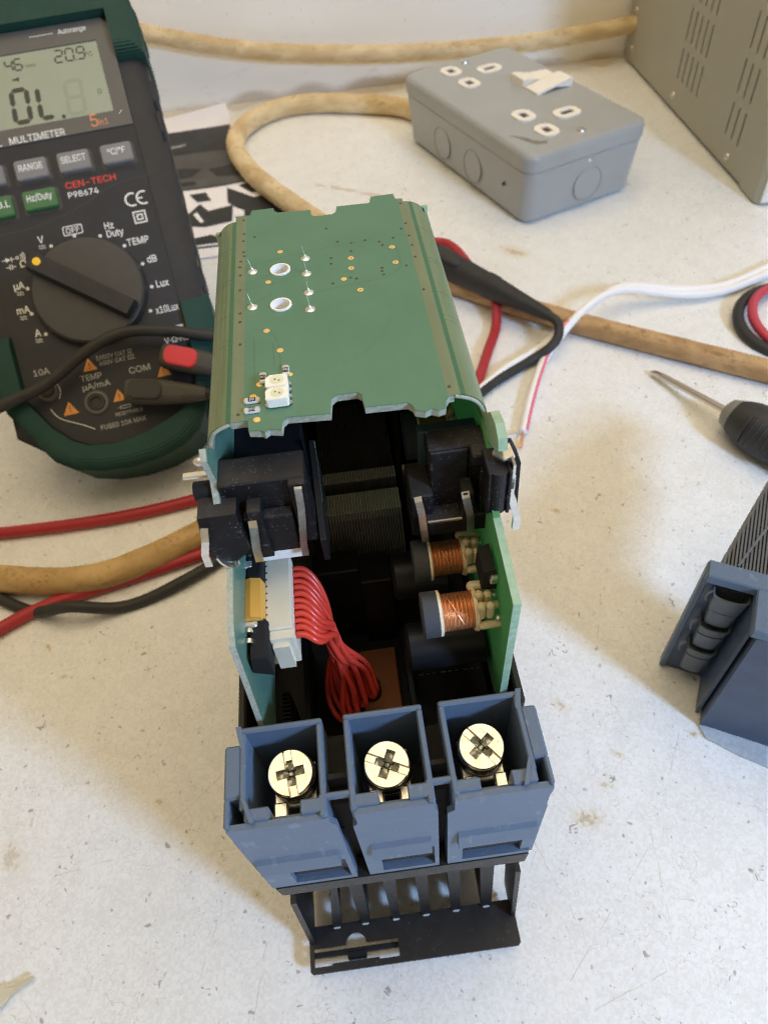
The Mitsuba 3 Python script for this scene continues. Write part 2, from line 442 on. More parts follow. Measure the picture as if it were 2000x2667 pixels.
def lathe(axis0, axis1, prof, sides=36):
    """prof: (t along the axis 0..length, radius)"""
    a0, a1 = np.array(axis0, float), np.array(axis1, float)
    d = (a1 - a0) / np.linalg.norm(a1 - a0)
    return sweep_fixed([(a0 + d * t, r) for t, r in prof], d, sides)


def sweep_fixed(pr, d, sides):
    a = np.cross(d, [0, 0, 1.]) if abs(d[2]) < .9 else np.cross(d, [1., 0, 0])
    a /= np.linalg.norm(a)
    b = np.cross(d, a)
    ang = np.arange(sides) * 2 * math.pi / sides
    return loft([p + r * (np.cos(ang)[:, None] * a + np.sin(ang)[:, None] * b) for p, r in pr])


def strip(pts, w, th, n=40, side=(1, 0, 0)):
    """flat ribbon of width w (along side) and thickness th along points"""
    P = spline(pts, n) if n else np.array(pts, float)
    s = np.array(side, float)
    t = np.gradient(P, axis=0)
    rings = []
    for p, d in zip(P, t):
        d = d / np.linalg.norm(d)
        q = s - d * (s @ d)
        q /= np.linalg.norm(q)
        b = np.cross(d, q)
        rings.append([p + q * w / 2 + b * th / 2, p - q * w / 2 + b * th / 2, p - q * w / 2 - b * th / 2, p + q * w / 2 - b * th / 2])
    return loft(rings)


def xf(m, M):
    m = m.copy()
    m.apply_transform(M)
    return m


def move(m, x=0, y=0, z=0):
    m = m.copy()
    m.apply_translation((x, y, z))
    return m


def rotz(m, deg, about=(0, 0, 0)):
    return xf(m, trimesh.transformations.rotation_matrix(math.radians(deg), (0, 0, 1), about))


def key_for(name, parent=None):
    base = (parent + '__' if parent else '') + name
    k, i = base, 0
    while k in scene or k in used:
        i += 1
        k = '%s_%03d' % (base, i)
    used.add(k)
    return k


used = set()


def add(name, mesh, m, parent=None, smooth=False, label=None, category=None, group=None, kind=None):
    k = key_for(name, parent)
    mm = mesh.copy()
    mm.vertices = np.asarray(mm.vertices) * U
    scene[k] = mikit.ply(mm, m, smooth)
    note(k, label, category, group, kind)
    return k


def note(k, label=None, category=None, group=None, kind=None):
    d = {a: b for a, b in (('label', label), ('category', category), ('group', group), ('kind', kind)) if b}
    if d:
        labels[k] = d


def thing(name, label, category, group=None):
    k = key_for(name)
    note(k, label, category, group)
    return k


def text(s, h, depth=.12, bold=True, width=None):
    m = meshkit.text_mesh(s, h, depth, bold)
    if width:
        w = m.bounds[1][0] - m.bounds[0][0]
        m.apply_scale((width / w, 1, 1))
    m.apply_translation((-m.bounds[0][0], 0, 0))
    return m

# ------------------------------------------------------------------ the setting
def sheet(x0, x1, y0, y1, z):
    return tm([(x0, y0, z), (x1, y0, z), (x1, y1, z), (x0, y1, z)], [(0, 1, 2), (0, 2, 3)])


add('bench', cat(bx(-900, 900, -260, 511, -30, 0)), 'm_bench', kind='structure', label='cream speckled bench top with scratches and brown burns')
add('wall', bx(-900, 900, 511.2, 530, -30, 260), 'm_wall', kind='structure', label='off-white wall behind the bench')

# ------------------------------------------------------------------ the opened electronic module
MOD = thing('electronic_module', 'opened electronic module with a green circuit board on top and blue-grey screw terminals in front', 'circuit module')
# base plate with its cut-out and latch
plate = Polygon([(-24.9, .3), (-24.4, -.2), (23.5, -.2), (24.1, .4), (24.0, 9.4), (-24.9, 9.4)])
slot = unary_union([sbox(-23.9, 1.5, -4.1, 4.9), sbox(-23.9, 1.1, -19.8, 2), sbox(-8.8, 1.1, -4.1, 2), Point(-14.0, 4.7).buffer(2.45)])
plate = plate.difference(slot)
add('base_plate', ext(plate, 3.0, 4.2), 'm_base_black', MOD)
lk = add('slide_latch', cat(bx(-24.2, -3.9, 3.1, 4.25, 1.6, 3.0, .15), bx(-16.2, -11.8, 1.9, 3.6, 1.2, 3.2, .2)), 'm_black_matt', MOD, 30)


def taper(x0b, x1b, x0t, x1t, y0, y1, zb, zt):
    return hull([(x0b, y0, zb), (x1b, y0, zb), (x0b, y1, zb), (x1b, y1, zb), (x0t, y0, zt), (x1t, y0, zt), (x0t, y1, zt), (x1t, y1, zt)])


bar = hull([(s * 21.6, y, 58) for s in (-1, 1) for y in (7.4, 22)] + [(s * 21.1, y, 50) for s in (-1, 1) for y in (7.6, 22)])
lip = hull([(s * 21.9, y, 62.9) for s in (-1, 1) for y in (5.8, 9)] + [(s * 21.7, y, 57.2) for s in (-1, 1) for y in (5.9, 9)])
walls = cat(taper(-24.6, -23.4, -21.6, -20.5, 5.8, 24, 4, 50), taper(23.0, 24.0, 20.6, 21.6, 5.8, 13, 4, 50))
back = cat(bx(-21, 21, 24, 101, 4, 64), bx(-22.2, -21.0, 21, 100, 50, 91.5, .3), bx(21.4, 22.6, 21, 100, 50, 91.5, .3))
add('base_frame', cat(bar, lip, walls), 'm_base_black', MOD, 25)
add('housing', back, 'm_tray', MOD)
for b0, b1, t0, t1 in ((-19.3, -16.9, -15, -13.6), (-12.4, -10.2, -11.2, -8.6), (-4.8, -3.1, -4.5, -2.0), (2.2, 4.3, 1.9, 4.3), (9.4, 11.5, 8.3, 10.7), (16.4, 18.9, 14.8, 17.6)):
    add('rib', taper(b0, b1, t0 - .25 * (b0 - t0), t1 - .25 * (b1 - t1), 8.6, 23.6, 3.9, 51), 'm_base_black', MOD, 25)
    tip = add('foot', bx((b0 + b1) / 2 - .9, (b0 + b1) / 2 + .8, 8.3, 9.4, 4.15, 4.9, .25), 'm_clear_grey', MOD)

# terminal block ------------------------------------------------------
W = .85
cells = [(-20.4, -8.5, 13.9), (-5.4, 6.2, 13.3), (8.6, 20.5, 13.9)]
zr, zf = 98.0, 66.0
parts = []
for x0, x1, _ in cells:
    parts += [bx(x0, x1, 19.2, 20.1, zf, zr, .25), bx(x0, x0 + W, 8.4, 19.3, zf, zr, .2), bx(x1 - W, x1, 8.4, 19.3, zf, zr, .2)]
    # the front rim: two tabs with a gap between them
    parts += [bx(x0 + .6, x0 + 4.0, 6.9, 8.6, 85, zr - .2, .2), bx(x1 - 3.6, x1 - .1, 6.9, 8.8, 85, zr, .2), bx(x0 + .6, x1 - .1, 6.9, 8, 84, 94.6)]
# outer shoulders with a pocket at the front corners
for s in (-1, 1):
    a, b = sorted((s * 22.55, s * 20.3))
    parts += [bx(a, b, 10, 17.6, 63, zr, .3), bx(*sorted((s * 22.55, s * 21.8)), 6.3, 10.2, 63, zr - .1, .25), bx(a, b, 6.3, 10.2, 63, 88),
              hull([(s * 20.3, 17, zr), (s * 21.0, 20.2, zr + .3), (s * 20.2, 20.2, zr + .3), (s * 19.6, 17.5, zr), (s * 20.3, 17, 92), (s * 21.0, 20.2, 92), (s * 20.2, 20.2, 92)]),
              hull([(s * 18.3, 6.6, zr + .3), (s * 19.6, 9.9, zr + .6), (s * 20.1, 9.9, zr + .6), (s * 19.0, 6.6, zr + .3), (s * 18.3, 6.6, 90), (s * 19.6, 9.9, 90), (s * 20.1, 9.9, 90), (s * 19, 6.6, 90)])]
# channels between the cells
for a, b in ((-8.6, -5.3), (6.1, 8.7)):
    parts += [bx(a - .7, b + .7, 8.5, 9.3, 96.6, zr - .1, .2), bx(a - 1.0, a + .1, 6.2, 9.2, 84, zr, .25), bx(b - .1, b + .8, 6.6, 9.2, 84, zr, .25)]
block = add('terminal_block', cat(*parts), 'm_blue', MOD)
add('cell_floor', cat(*[bx(x0 + .2, x1 - .2, 7, 19.6, 66, 76) for x0, x1, _ in cells]), 'm_tray', block)  # black in place of the shade at the bottom of the cells
add('channel', cat(*[bx(a - .2, b + .2, 9.4, 19, 63, 92) for a, b in ((-8.6, -5.3), (6.1, 8.7))], *[bx(a - .3, b + .3, 11.5, 12.2, 63, 96.4) for a, b in ((-8.6, -5.3), (6.1, 8.7))]), 'm_black_matt', block)  # matt black paints the shadow inside the channels
for (xa, xb, xta, xtb), ledge in zip([(-22.4, -7.7, -22.3, -8.4), (-5.6, 6.4, -4.9, 6.0), (7.8, 21.9, 8.8, 22.4)], [(-21.6, -9.1), (-4.0, 5.2), (9.4, 21.6)]):
    o = Polygon([(xa, 63.0), (xb, 63.0), (xb + .05, 93.6), (xtb, 95.2), (xtb, 97.2), (xta, 97.2), (xta, 93), (xa, 92)])
    win = sbox(ledge[0] + .9, 64.6, ledge[1] + .5, 75.6)
    if xa < -20:
        win = sbox(ledge[0] + 3.6, 64.6, ledge[1] + .5, 75.6)
    p = [ext(o.difference(win), 6.0, 6.9, 'xz'), bx(xa + .3, xb - .3, 13.2, 13.9, 63, 76), bx(xa, xb, 6.9, 13.4, 63.0, 64.6), bx(xa, xa + .8, 6.9, 13.4, 63, 80), bx(xb - .8, xb, 6.9, 13.4, 63, 80),
         hull([(x, y, z) for x in ledge for y, z in ((6.1, 82.0), (5.4, 80.8), (4.9, 76.4), (6.1, 75.4))])]
    add('front_plate', cat(*p), 'm_blue', block)


def screw(cx, cy, cz, ang, r=3.3):
    R = np.array
    head = m3.Manifold.cylinder(1.9, r - .12, r, 72).translate((0, 0, -1.9)) + m3.Manifold.cylinder(.14, r, r - .14, 72)
    sl = to_man(bx(-r - 1, r + 1, -.56, .56, -.34, 1))
    g1 = to_man(bx(-r - 1, r + 1, .46, .66, -.95, 1))
    g2 = to_man(bx(-r - 1, r + 1, -.66, -.46, -.95, 1))
    cr = to_man(hull([(x, y, z) for x in (-.66, .66) for y, z in ((-2.15, .5), (2.15, .5), (-1.6, -1.5), (1.6, -1.5))]))
    cr2 = to_man(hull([(x, y, z) for y in (-.64, .64) for x, z in ((-2.05, .5), (2.05, .5), (-1.5, -1.5), (1.5, -1.5))]))
    pit = m3.Manifold.cylinder(1.7, .75, 1.35, 24).translate((0, 0, -1.6))
    h = man(head - sl - g1 - g2 - cr - cr2 - pit)
    tilt = trimesh.transformations.rotation_matrix(math.radians(9), (1, 0, 0))
    M = trimesh.transformations.translation_matrix((cx, cy, cz)) @ tilt @ trimesh.transformations.rotation_matrix(math.radians(ang), (0, 0, 1))
    k = add('terminal_screw', xf(h, M), 'm_zinc', MOD)
    ring = [cyl((0, 0, -3.6), (0, 0, -1.95), r + .25, r + .1, 48)]
    add('washer', xf(cat(*ring), M), 'm_black', k, 30)
    star = cat(bx(-.7, .7, -1.75, 1.75, -1.58, -1.0), bx(-1.7, 1.7, -.68, .68, -1.58, -.98), cyl((0, 0, -1.2), (0, 0, -.7), .8, .3, 7), *[hull(np.vstack([trimesh.creation.icosphere(1, .28).vertices + (a, b, -.95)])) for a, b in ((.6, .5), (-.55, .55), (.5, -.6), (-.6, -.5))])
    add('recess', xf(star, M), 'm_zinc_dark', k)  # dark plate paints the shade deep in the cross slots
    cl = cat(bx(cx - 3.1, cx - 1.0, 8.1, 11, 88, 91.2, .25), bx(cx + 1.3, cx + 3.2, 8.1, 11, 88, 91.2, .25), bx(cx - 3.2, cx + 3.2, 10.5, 17, 88, 89.6, .2))
    add('clamp', cl, 'm_zinc', k)


screw(-13.8, 13.9, 94.4, 97)
screw(0.15, 13.2, 94.4, -26)
screw(14.1, 13.9, 94.4, -51)

# top circuit board ---------------------------------------------------
board = Polygon([(-14.2, 46.8), (-11.8, 46.8), (-11.7, 44.9), (-10.1, 44.6), (-9.6, 44.2), (-9.0, 44.7), (-7.4, 44.3), (-7.2, 45.9), (-6.6, 46.5), (-0.9, 46.1), (-0.6, 48.9), (.1, 49.6), (2.9, 49.6), (3.5, 49.0),
                 (3.7, 46.5), (9.3, 46.3), (9.9, 45.6), (10.1, 44.7), (11.4, 44.2), (12.2, 44.6), (13.1, 44.1), (14.1, 44.4), (14.4, 45.8), (14.9, 46.5), (15.6, 46.6),
                 (15.6, 99.5), (14.4, 99.6), (14.2, 101.5), (10.1, 101.5), (9.7, 99.3), (3.8, 99.5), (3.5, 97.6), (2.9, 97.0), (-.3, 97.0), (-.8, 97.6), (-.9, 99.4), (-6.7, 99.9), (-7.3, 100.5), (-7.5, 101.7), (-11.4, 101.7), (-11.7, 100.1),
                 (-14.2, 100.2)]).buffer(.18).buffer(-.18)
ring_at = [(-6.7, 81.3), (-6.8, 71.6)]
for p in ring_at:
    board = board.difference(Point(p).buffer(1.6))
def curl(s, n=14):
    """the thin bent edge that joins the top board and a side board"""
    x0, r = (15.6, 4.6) if s > 0 else (-14.2, 3.8)
    y0, y1 = 46.7, 98.4
    outer, inner = [], []
    for i in range(n + 1):
        a = math.pi / 2 * i / n
        outer.append((x0 + s * r * math.sin(a), 133 - r + r * math.cos(a)))
        inner.append((x0 + s * (r - .5) * math.sin(a), 133 - r + (r - .5) * math.cos(a)))
    prof = outer + inner[::-1]
    v, f, n2 = [], [], len(prof)
    for y in (y0, y1):
        v += [(x, y, z) for x, z in prof]
    for i in range(n2):
        j = (i + 1) % n2
        f += [(i, j, j + n2), (i, j + n2, i + n2)]
    for k in range(n):
        a, b, cc, d = k, k + 1, n2 - 2 - k, n2 - 1 - k
        f += [(a, cc, b), (a, d, cc), (a + n2, b + n2, cc + n2), (a + n2, cc + n2, d + n2)]
    return tm(v, f)


CB = add('circuit_board', ext(board, 132.85, 133.0), 'm_pcb', MOD)
add('board_edge', ext(board, 131.8, 132.85), 'm_pcb_edge', CB)
for s in (-1, 1):
    c_ = curl(s)
    add('bent_edge', c_, 'm_pcb', CB, 40)
    add('edge_cap', tube([(19.9, 46.6, 128.2), (18.6, 46.6, 131.3), (15.7, 46.7, 132.7)] if s > 0 else [(-17.75, 46.6, 128.9), (-16.6, 46.6, 131.6), (-14.3, 46.7, 132.7)], .26, 16, 8), 'm_pcb_edge', CB, 40)
rings = [cat(ext(Point(p).buffer(1.66, 24).difference(Point(p).buffer(1.36, 24)), 129.0, 133.25), ext(Point(p).buffer(1.5, 24), 128.6, 129.0)) for p in ring_at]
for r_ in rings:
    add('spacer_ring', r_, 'm_white', CB, 40)
for x, y in ((-6.6, 86.8), (-8.7, 78.3), (3.3, 76.5), (-9.1, 65.6), (-7.2, 60.6), (-10.2, 53.7), (-11.1, 51.3), (-10.6, 46.7)):
    add('test_pad', lathe((x, y, 132.95), (x, y, 134), [(0, .5), (.1, .48), (.12, .02)], 14), 'm_gold', CB)
for x, y in ((5.6, 73.0), (4.7, 79.3), (4.9, 82.2), (11.9, 84.0), (11.9, 79.4)):
    add('test_pad', ext(Point(x, y).buffer(.5, 12).difference(Point(x, y).buffer(.16, 8)), 132.95, 133.06), 'm_gold', CB)
add('test_pad', lathe((-5.95, 55.0, 132.95), (-5.95, 55.0, 134), [(0, .42), (.1, .4), (.12, .02)], 14), 'm_gold', CB)
VIAS = [(1.5, 92.4), (3.1, 87.7), (5.4, 86.8), (7.7, 87.1), (12.4, 86.8), (14.1, 89.3), (10.0, 86.1), (10.4, 85.0), (5.1, 84.3), (1.7, 83.0), (1.6, 81.3), (9.6, 78.3), (9.5, 77.4), (9.6, 76.4), (13.5, 78.1), (15.2, 80.3),
        (15.2, 83.9), (15.1, 86.9), (4.4, 76.7), (5.3, 76.2), (1.5, 75.7), (-12.8, 98.6), (-12.7, 93.9), (-12.8, 91.6), (-10.9, 92.5), (-12.7, 88.1), (-12.6, 86.8), (-13.2, 85.3), (-13.3, 83.6), (-13.2, 81.2), (-13.2, 77.0),
        (-13.1, 70.8), (-13.1, 68.6), (-13.0, 63.1), (-13.1, 48.1), (15.2, 71.1), (15.2, 48.3), (15.1, 97.8), (15.1, 90.9)]
add('plated_holes', cat(*[lathe((x, y, 132.97), (x, y, 134), [(0, .26), (.07, .25), (.08, .02)], 10) for x, y in VIAS]), 'm_hole', CB, kind='stuff')
for x, y, lx, ly in ((-11.2, 81.8, -.5, .2), (-2.5, 83.8, -.35, .2), (-2.5, 79.3, -.2, .2), (-2.4, 74.0, -.2, .3), (-2.4, 69.6, -.3, .4), (-11.2, 72.0, -.5, .3)):
    lx, ly = lx * .75, ly * .5
    k = add('solder_joint', lathe((x, y, 132.95), (x, y, 136), [(0, .82), (.12, .8), (.3, .5), (.55, .25), (.8, .12)], 10), 'm_solder', CB, 40)
    add('pin', tube([(x, y, 133), (x + lx * .3, y + ly, 134.0), (x + lx, y + ly * 2, 135.3)], .065, 8, 6), 'm_tin', k)
# light emitting diodes and resistors
for y0 in (48.35, 50.9):
    p = rrect(1.5, 1.22, .3, cx=-7.65, cy=y0 + 1.25)
    p = Polygon(p).difference(Polygon([(-9.4, y0 + 2.6), (-8.4, y0 + 2.6), (-9.4, y0 + 1.7)]))
    m_ = bevel_ext(p, 133.25, 134.7, .12)
    k = add('indicator_diode', m_, 'm_led', CB)
    dish = lathe((-7.55, y0 + 1.3, 134.68), (-7.55, y0 + 1.3, 136), [(0, .98), (.05, .94), (.06, .02)], 24)
    add('lens', dish, 'm_led_lens', k, 30)
    add('dot', cat(*[lathe((x, y0 + yy, 134.73), (x, y0 + yy, 136), [(0, .15), (.04, .13), (.05, .01)], 8) for x, yy in ((-7.8, 1.4), (-7.25, 1.1))]), 'm_hole', k)
    for yy in (.3, 1.5):
        add('lead', bx(-6.2, -5.75, y0 + yy, y0 + yy + .55, 133.0, 133.6, .15), 'm_tin', k)
        add('lead', bx(-9.45, -9.0, y0 + yy, y0 + yy + .55, 133.0, 133.5, .15), 'm_tin', k)
for x, y, horiz, s in ((-9.7, 54.6, 0, '30'), (-6.5, 55.6, 0, '90'), (-11.2, 50.3, 1, '20'), (-11.2, 48.35, 1, '201')):
    k = add('resistor', move(bx(-.95, .95, -.46, .46, .05, .46, .06) if horiz else bx(-.46, .46, -.95, .95, .05, .46, .06), x, y, 133), 'm_print', CB)
    add('film', move(bx(-.5, .5, -.4, .4, .4, .5, .02) if horiz else bx(-.4, .4, -.5, .5, .4, .5, .02), x, y, 133), 'm_black_matt', k)
    for s_ in (-1, 1):
        e = bx(.55, 1.1, -.45, .45, .0, .52, .15) if horiz else bx(-.45, .45, .55, 1.1, 0, .52, .15)
        if s_ < 0:
            e = rotz(e, 180)
        add('solder_cap', move(e, x, y, 133), 'm_solder', k)
    t_ = text(s, .42, .03)
    w_ = t_.bounds[1][0]
    add('marking', move(t_, x - w_ / 2, y - .2, 133.5), 'm_print', k)

# side boards -----------------------------------------------------------
right_poly = Polygon([(98, 128.2), (98, 84), (27, 83), (23.8, 88.7), (23.2, 117), (36.0, 119.0), (40.5, 121), (42.4, 126.6), (46.7, 128.2)])
left_poly = Polygon([(98, 129.0), (98, 86), (24, 86), (21.2, 95.5), (22.9, 105.5), (24.2, 114.4), (27, 115.8), (36, 117), (40.4, 124.6), (42.5, 127), (41.6, 131.6), (43, 132.6), (46, 129.5), (46.7, 128.2)])
SB = add('side_board', ext(left_poly, -17.35, -17.2, 'yz'), 'm_board_teal', MOD)
add('board_edge', ext(left_poly, -18.2, -17.35, 'yz'), 'm_board_left_edge', SB)
SR = add('side_board', ext(right_poly, 19.3, 20.3, 'yz'), 'm_board_green', MOD, label='bright green side board with light shining through it')
rim = right_poly.exterior
rim_m = []
pts = [(36.0, 119.0), (23.2, 117), (23.8, 88.7), (25.5, 85.6)]
for a, b in zip(pts[:-1], pts[1:]):
    rim_m.append(hull([(x, y + dy, z + dz) for x in (19.25, 20.36) for y, z in (a, b) for dy in (0, .06) for dz in (-.05, .05)]))
add('board_edge', cat(*rim_m), 'm_board_green_edge', SR)
add('tab', hull([(x, y, z) for x in (19.7, 20.9) for y, z in ((37.7, 130.6), (38.4, 132.2), (40.3, 133.0), (43.2, 132.4), (46.8, 128.6), (46.2, 126.8), (43, 127), (38.6, 129.6))]), 'm_board_green_edge', SR)
add('solder_joint', trimesh.creation.icosphere(2, .8).apply_scale((1.25, .8, .8)).apply_translation((-18.6, 43.2, 130.2)), 'm_solder', SB, True)
add('solder_joint', trimesh.creation.icosphere(2, .5).apply_scale((.8, 1, .7)).apply_translation((-18.4, 35.2, 112.6)), 'm_solder', SB, True)
add('tab', bx(-18.3, -17.2, 98.3, 99.1, 124, 131.2, .15), 'm_board_green_edge', SB)
add('tab', bx(18.9, 20.0, 98.3, 99.1, 124, 131.6, .15), 'm_board_green_edge', SR)
# yellow capacitor and small parts on the left board
tn = add('tantalum_capacitor', cat(hull([(x, y, z) for y in (31.2, 38.0) for x, z in ((-17.5, 106.2), (-17.5, 109.5), (-16.4, 109.9), (-15.0, 109.5), (-14.6, 108), (-14.7, 106), (-16, 105.6))])), 'm_tantalum', SB)
add('terminal', bx(-17.5, -15.6, 30.2, 31.25, 106.4, 108.9, .25), 'm_solder', tn)
tr = add('transistor', hull([(x, y, z) for y in (25.2, 31.5) for x, z in ((-17, 104.5), (-16.6, 108.6), (-14.6, 108.6), (-14.2, 107.5), (-14.2, 103))]), 'm_black_matt', SB)
for y in (27.9, 29.6):
    add('terminal', strip([(-17.55, y, 108.2), (-17, y, 109.1), (-16.3, y - .1, 109.0), (-15.9, y - .1, 108)], .7, .25, 10, (0, 1, 0)), 'm_tin', tr)
d2 = add('transistor', bx(-17.2, -14.8, 38.2, 42.4, 104, 109.4, .3), 'm_black_matt', SB)
add('terminal', bx(-17.6, -16.2, 40.2, 41.6, 107.5, 109.5, .2), 'm_solder', d2)
CN = add('connector', cat(bx(-14.75, -10.9, 30.4, 44.2, 98, 107.2, .15), bx(-14.9, -10.75, 29.0, 30.5, 99, 106.6, .15), bx(-14.0, -11.6, 28.2, 29.2, 99, 105.4)), 'm_cream', MOD)
for i in range(10):
    y = 31.6 + i * 1.25
    add('contact', bx(-15.05, -14.35, y - .12, y + .12, 107.0, 107.32), 'm_hole', CN)
# red wire bundle: eleven strands that fan out of the connector and double back low in the well
ENDS = [(-.4, 32.6, 78.5), (-.9, 31.4, 79.2), (-2.0, 32.2, 78.2), (-2.6, 30.4, 78.4), (-4.0, 31.0, 77.6), (-4.2, 29.3, 77.6), (-1.6, 34.4, 77.2), (-5.6, 29.8, 76.8), (-3.2, 33.2, 76.6), (-6.6, 28.9, 76.4), (-5.2, 32.0, 75.8)]
for i in range(11):
    y0 = 30.9 + i * 1.2
    k = i / 10
    ex, ey, ez = ENDS[(i * 4) % 11]
    w = RNG.normal(0, .3, (4, 3))
    path = [(-11.0, y0, 103.6), (-9.6, y0 - .05, 103.7 + .2 * math.sin(i * 2.2)), (-7.9 + .9 * k, y0 - .8 - 1.4 * k, 102.6 - 2.2 * k), np.array((-6.4 + .8 * math.sin(i * 1.9), 33.4 + 4.6 * k, 98 - 2.5 * k)) + w[0],
            np.array((-4.9 + 1.1 * math.sin(i * 2.7 + 1) + .15 * ex, 34.4 + 1.0 * math.cos(i * 1.4), 89.5)) + w[1], np.array((ex * .85 - .9, ey + 2.0, ez + 4.6)) + .3 * w[2], (ex - .1, ey + .25, ez + 1.0), (ex, ey - .2, ez - .2), (ex - .7, ey + .2, ez - 1.5), (ex - 2.4, ey + 3.0, ez - 1.5), (-8.6 + .3 * w[3][0], 42 + w[3][1], 74)]
    add('wire', tube(path, .5, 64, 10), 'm_red_wire', MOD, True)


# relays with their contact pins ----------------------------------------
def pin(path, w=1.0, side=(1, 0, 0), th=.45, parent=None, m_='m_tin'):
    add('pin', strip(path, w, th, 0, side), m_, parent)


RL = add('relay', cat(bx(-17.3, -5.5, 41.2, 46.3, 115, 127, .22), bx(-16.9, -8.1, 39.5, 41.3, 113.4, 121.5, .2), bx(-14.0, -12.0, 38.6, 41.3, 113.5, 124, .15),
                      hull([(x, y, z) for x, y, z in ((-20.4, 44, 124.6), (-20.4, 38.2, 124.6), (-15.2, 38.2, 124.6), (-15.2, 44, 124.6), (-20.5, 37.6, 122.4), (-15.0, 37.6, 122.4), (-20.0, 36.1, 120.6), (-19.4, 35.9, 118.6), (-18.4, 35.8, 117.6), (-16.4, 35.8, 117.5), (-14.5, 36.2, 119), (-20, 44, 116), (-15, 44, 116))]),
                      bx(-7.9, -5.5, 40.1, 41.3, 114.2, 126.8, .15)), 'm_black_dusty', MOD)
add('insulating_sheet', hull([(x, y, z) for x in (-5.3, -4.4) for y, z in ((54.8, 120), (46.9, 114.3), (40.8, 113), (40.8, 108), (54.8, 108))]), 'm_black', RL)
add('sheet_edge', tube([(-4.45, 54.6, 119.95), (-4.45, 51, 117.4), (-4.45, 47, 114.45)], .13, 8, 6), 'm_tin', RL)
add('rear_body', cat(bx(-17.2, -6.6, 48, 62, 104, 118.5, .2), bx(-17.2, -7, 63, 74, 104, 122, .2)), 'm_black', RL)
add('underside', hull([(x, y, z) for x in (-14.2, -8.0) for y, z in ((40.2, 113.3), (40.2, 110.6), (44.5, 110.2), (44.5, 113.3))]), 'm_white', RL)
pin([(-19.3, 36.3, 124.6), (-19.6, 35.7, 122.8), (-20.3, 35.5, 120.2), (-20.4, 35.5, 117.6)], 1.0, parent=RL)
pin([(-18.9, 35.6, 119.2), (-18.6, 35.5, 118.2), (-17.9, 35.4, 117.2), (-17.0, 35.4, 116.9), (-16.3, 35.5, 117.5)], .7, (0, 1, 0), .32, RL)
pin([(-13.4, 38.4, 122.6), (-13.4, 37.9, 121.8), (-13.9, 37.6, 117.4), (-14.0, 37.4, 114.6)], 1.15, parent=RL)
pin([(-6.5, 39.6, 126.6), (-6.7, 39.5, 122.5), (-7.2, 39.2, 118), (-7.6, 39.1, 114.6), (-7.6, 38.9, 112.6)], 1.0, parent=RL)
add('pin', bx(-21.6, -17.6, 42.6, 43.6, 127.6, 128.1, .1), 'm_tin', RL)
add('peg', cat(cyl((-20.9, 43.2, 124.6), (-17.6, 43.2, 124.6), 1.35, 1.35, 18)), 'm_black_matt', RL, 30)

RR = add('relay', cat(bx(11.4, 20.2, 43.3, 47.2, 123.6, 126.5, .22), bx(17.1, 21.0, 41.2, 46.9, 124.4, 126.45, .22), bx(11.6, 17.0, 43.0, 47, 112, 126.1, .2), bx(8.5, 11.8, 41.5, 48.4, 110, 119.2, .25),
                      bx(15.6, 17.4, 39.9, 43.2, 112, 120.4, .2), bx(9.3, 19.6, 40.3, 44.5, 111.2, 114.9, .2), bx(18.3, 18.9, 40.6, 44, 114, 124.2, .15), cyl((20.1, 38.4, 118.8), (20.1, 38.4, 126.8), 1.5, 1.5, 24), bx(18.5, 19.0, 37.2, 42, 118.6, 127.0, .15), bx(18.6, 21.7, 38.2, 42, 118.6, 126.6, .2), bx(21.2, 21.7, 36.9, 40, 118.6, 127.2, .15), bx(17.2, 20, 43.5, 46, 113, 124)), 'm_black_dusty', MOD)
add('rear_body', bx(10.6, 19.0, 47.5, 49.4, 108, 125.9, .2), 'm_teal_dark', RR)
add('side_flange', hull([(x, y, z) for y in (42.8, 45.6) for x, z in ((20.4, 126.2), (22.9, 126.0), (24.5, 122.2), (24.7, 112.6), (23.9, 111.8), (21, 112.4))]), 'm_black_matt', RR)
pin([(9.4, 40.4, 120.5), (9.45, 39.9, 120.2), (9.8, 39.7, 117.6), (10.0, 39.5, 114), (10.2, 39.5, 111.2)], 1.05, parent=RR)
pin([(16.1, 40.4, 120.4), (16.15, 39.8, 119.8), (16.8, 39.5, 116), (16.95, 39.5, 112.2)], 1.1, parent=RR)
add('solder_line', bx(10.6, 16.1, 39.95, 40.35, 114.5, 115.1, .12), 'm_tin', RR)
add('bracket', cat(hull([(x, y, z) for x, y in ((19.4, 39.6), (20.2, 40.9), (22.0, 41.0), (22.2, 38.6), (20.6, 38.2)) for z in (128.0, 128.4)]), strip([(21.8, 38.6, 128.4), (22.0, 38.2, 127.6), (21.9, 38.0, 125.6)], 1.5, .35, 0, (0, 1, 0)),
                   strip([(21.75, 37.7, 125.8), (21.75, 37.6, 123.6), (21.7, 37.5, 121.8)], 1.0, .55, 0, (1, 0, 0))), 'm_tin', RR)
add('bracket_recess', bx(21.35, 22.1, 37.2, 37.6, 123.4, 125.2), 'm_zinc_dark', RR)
pin([(21.7, 37.6, 122.2), (22.1, 37.5, 121.0), (23.0, 37.4, 117), (22.95, 37.3, 114.4)], 1.0, (1, 0, 0), .6, RR)
add('pin', bx(20.3, 23.2, 41.8, 42.6, 128.4, 129.2, .1), 'm_tin', RR)

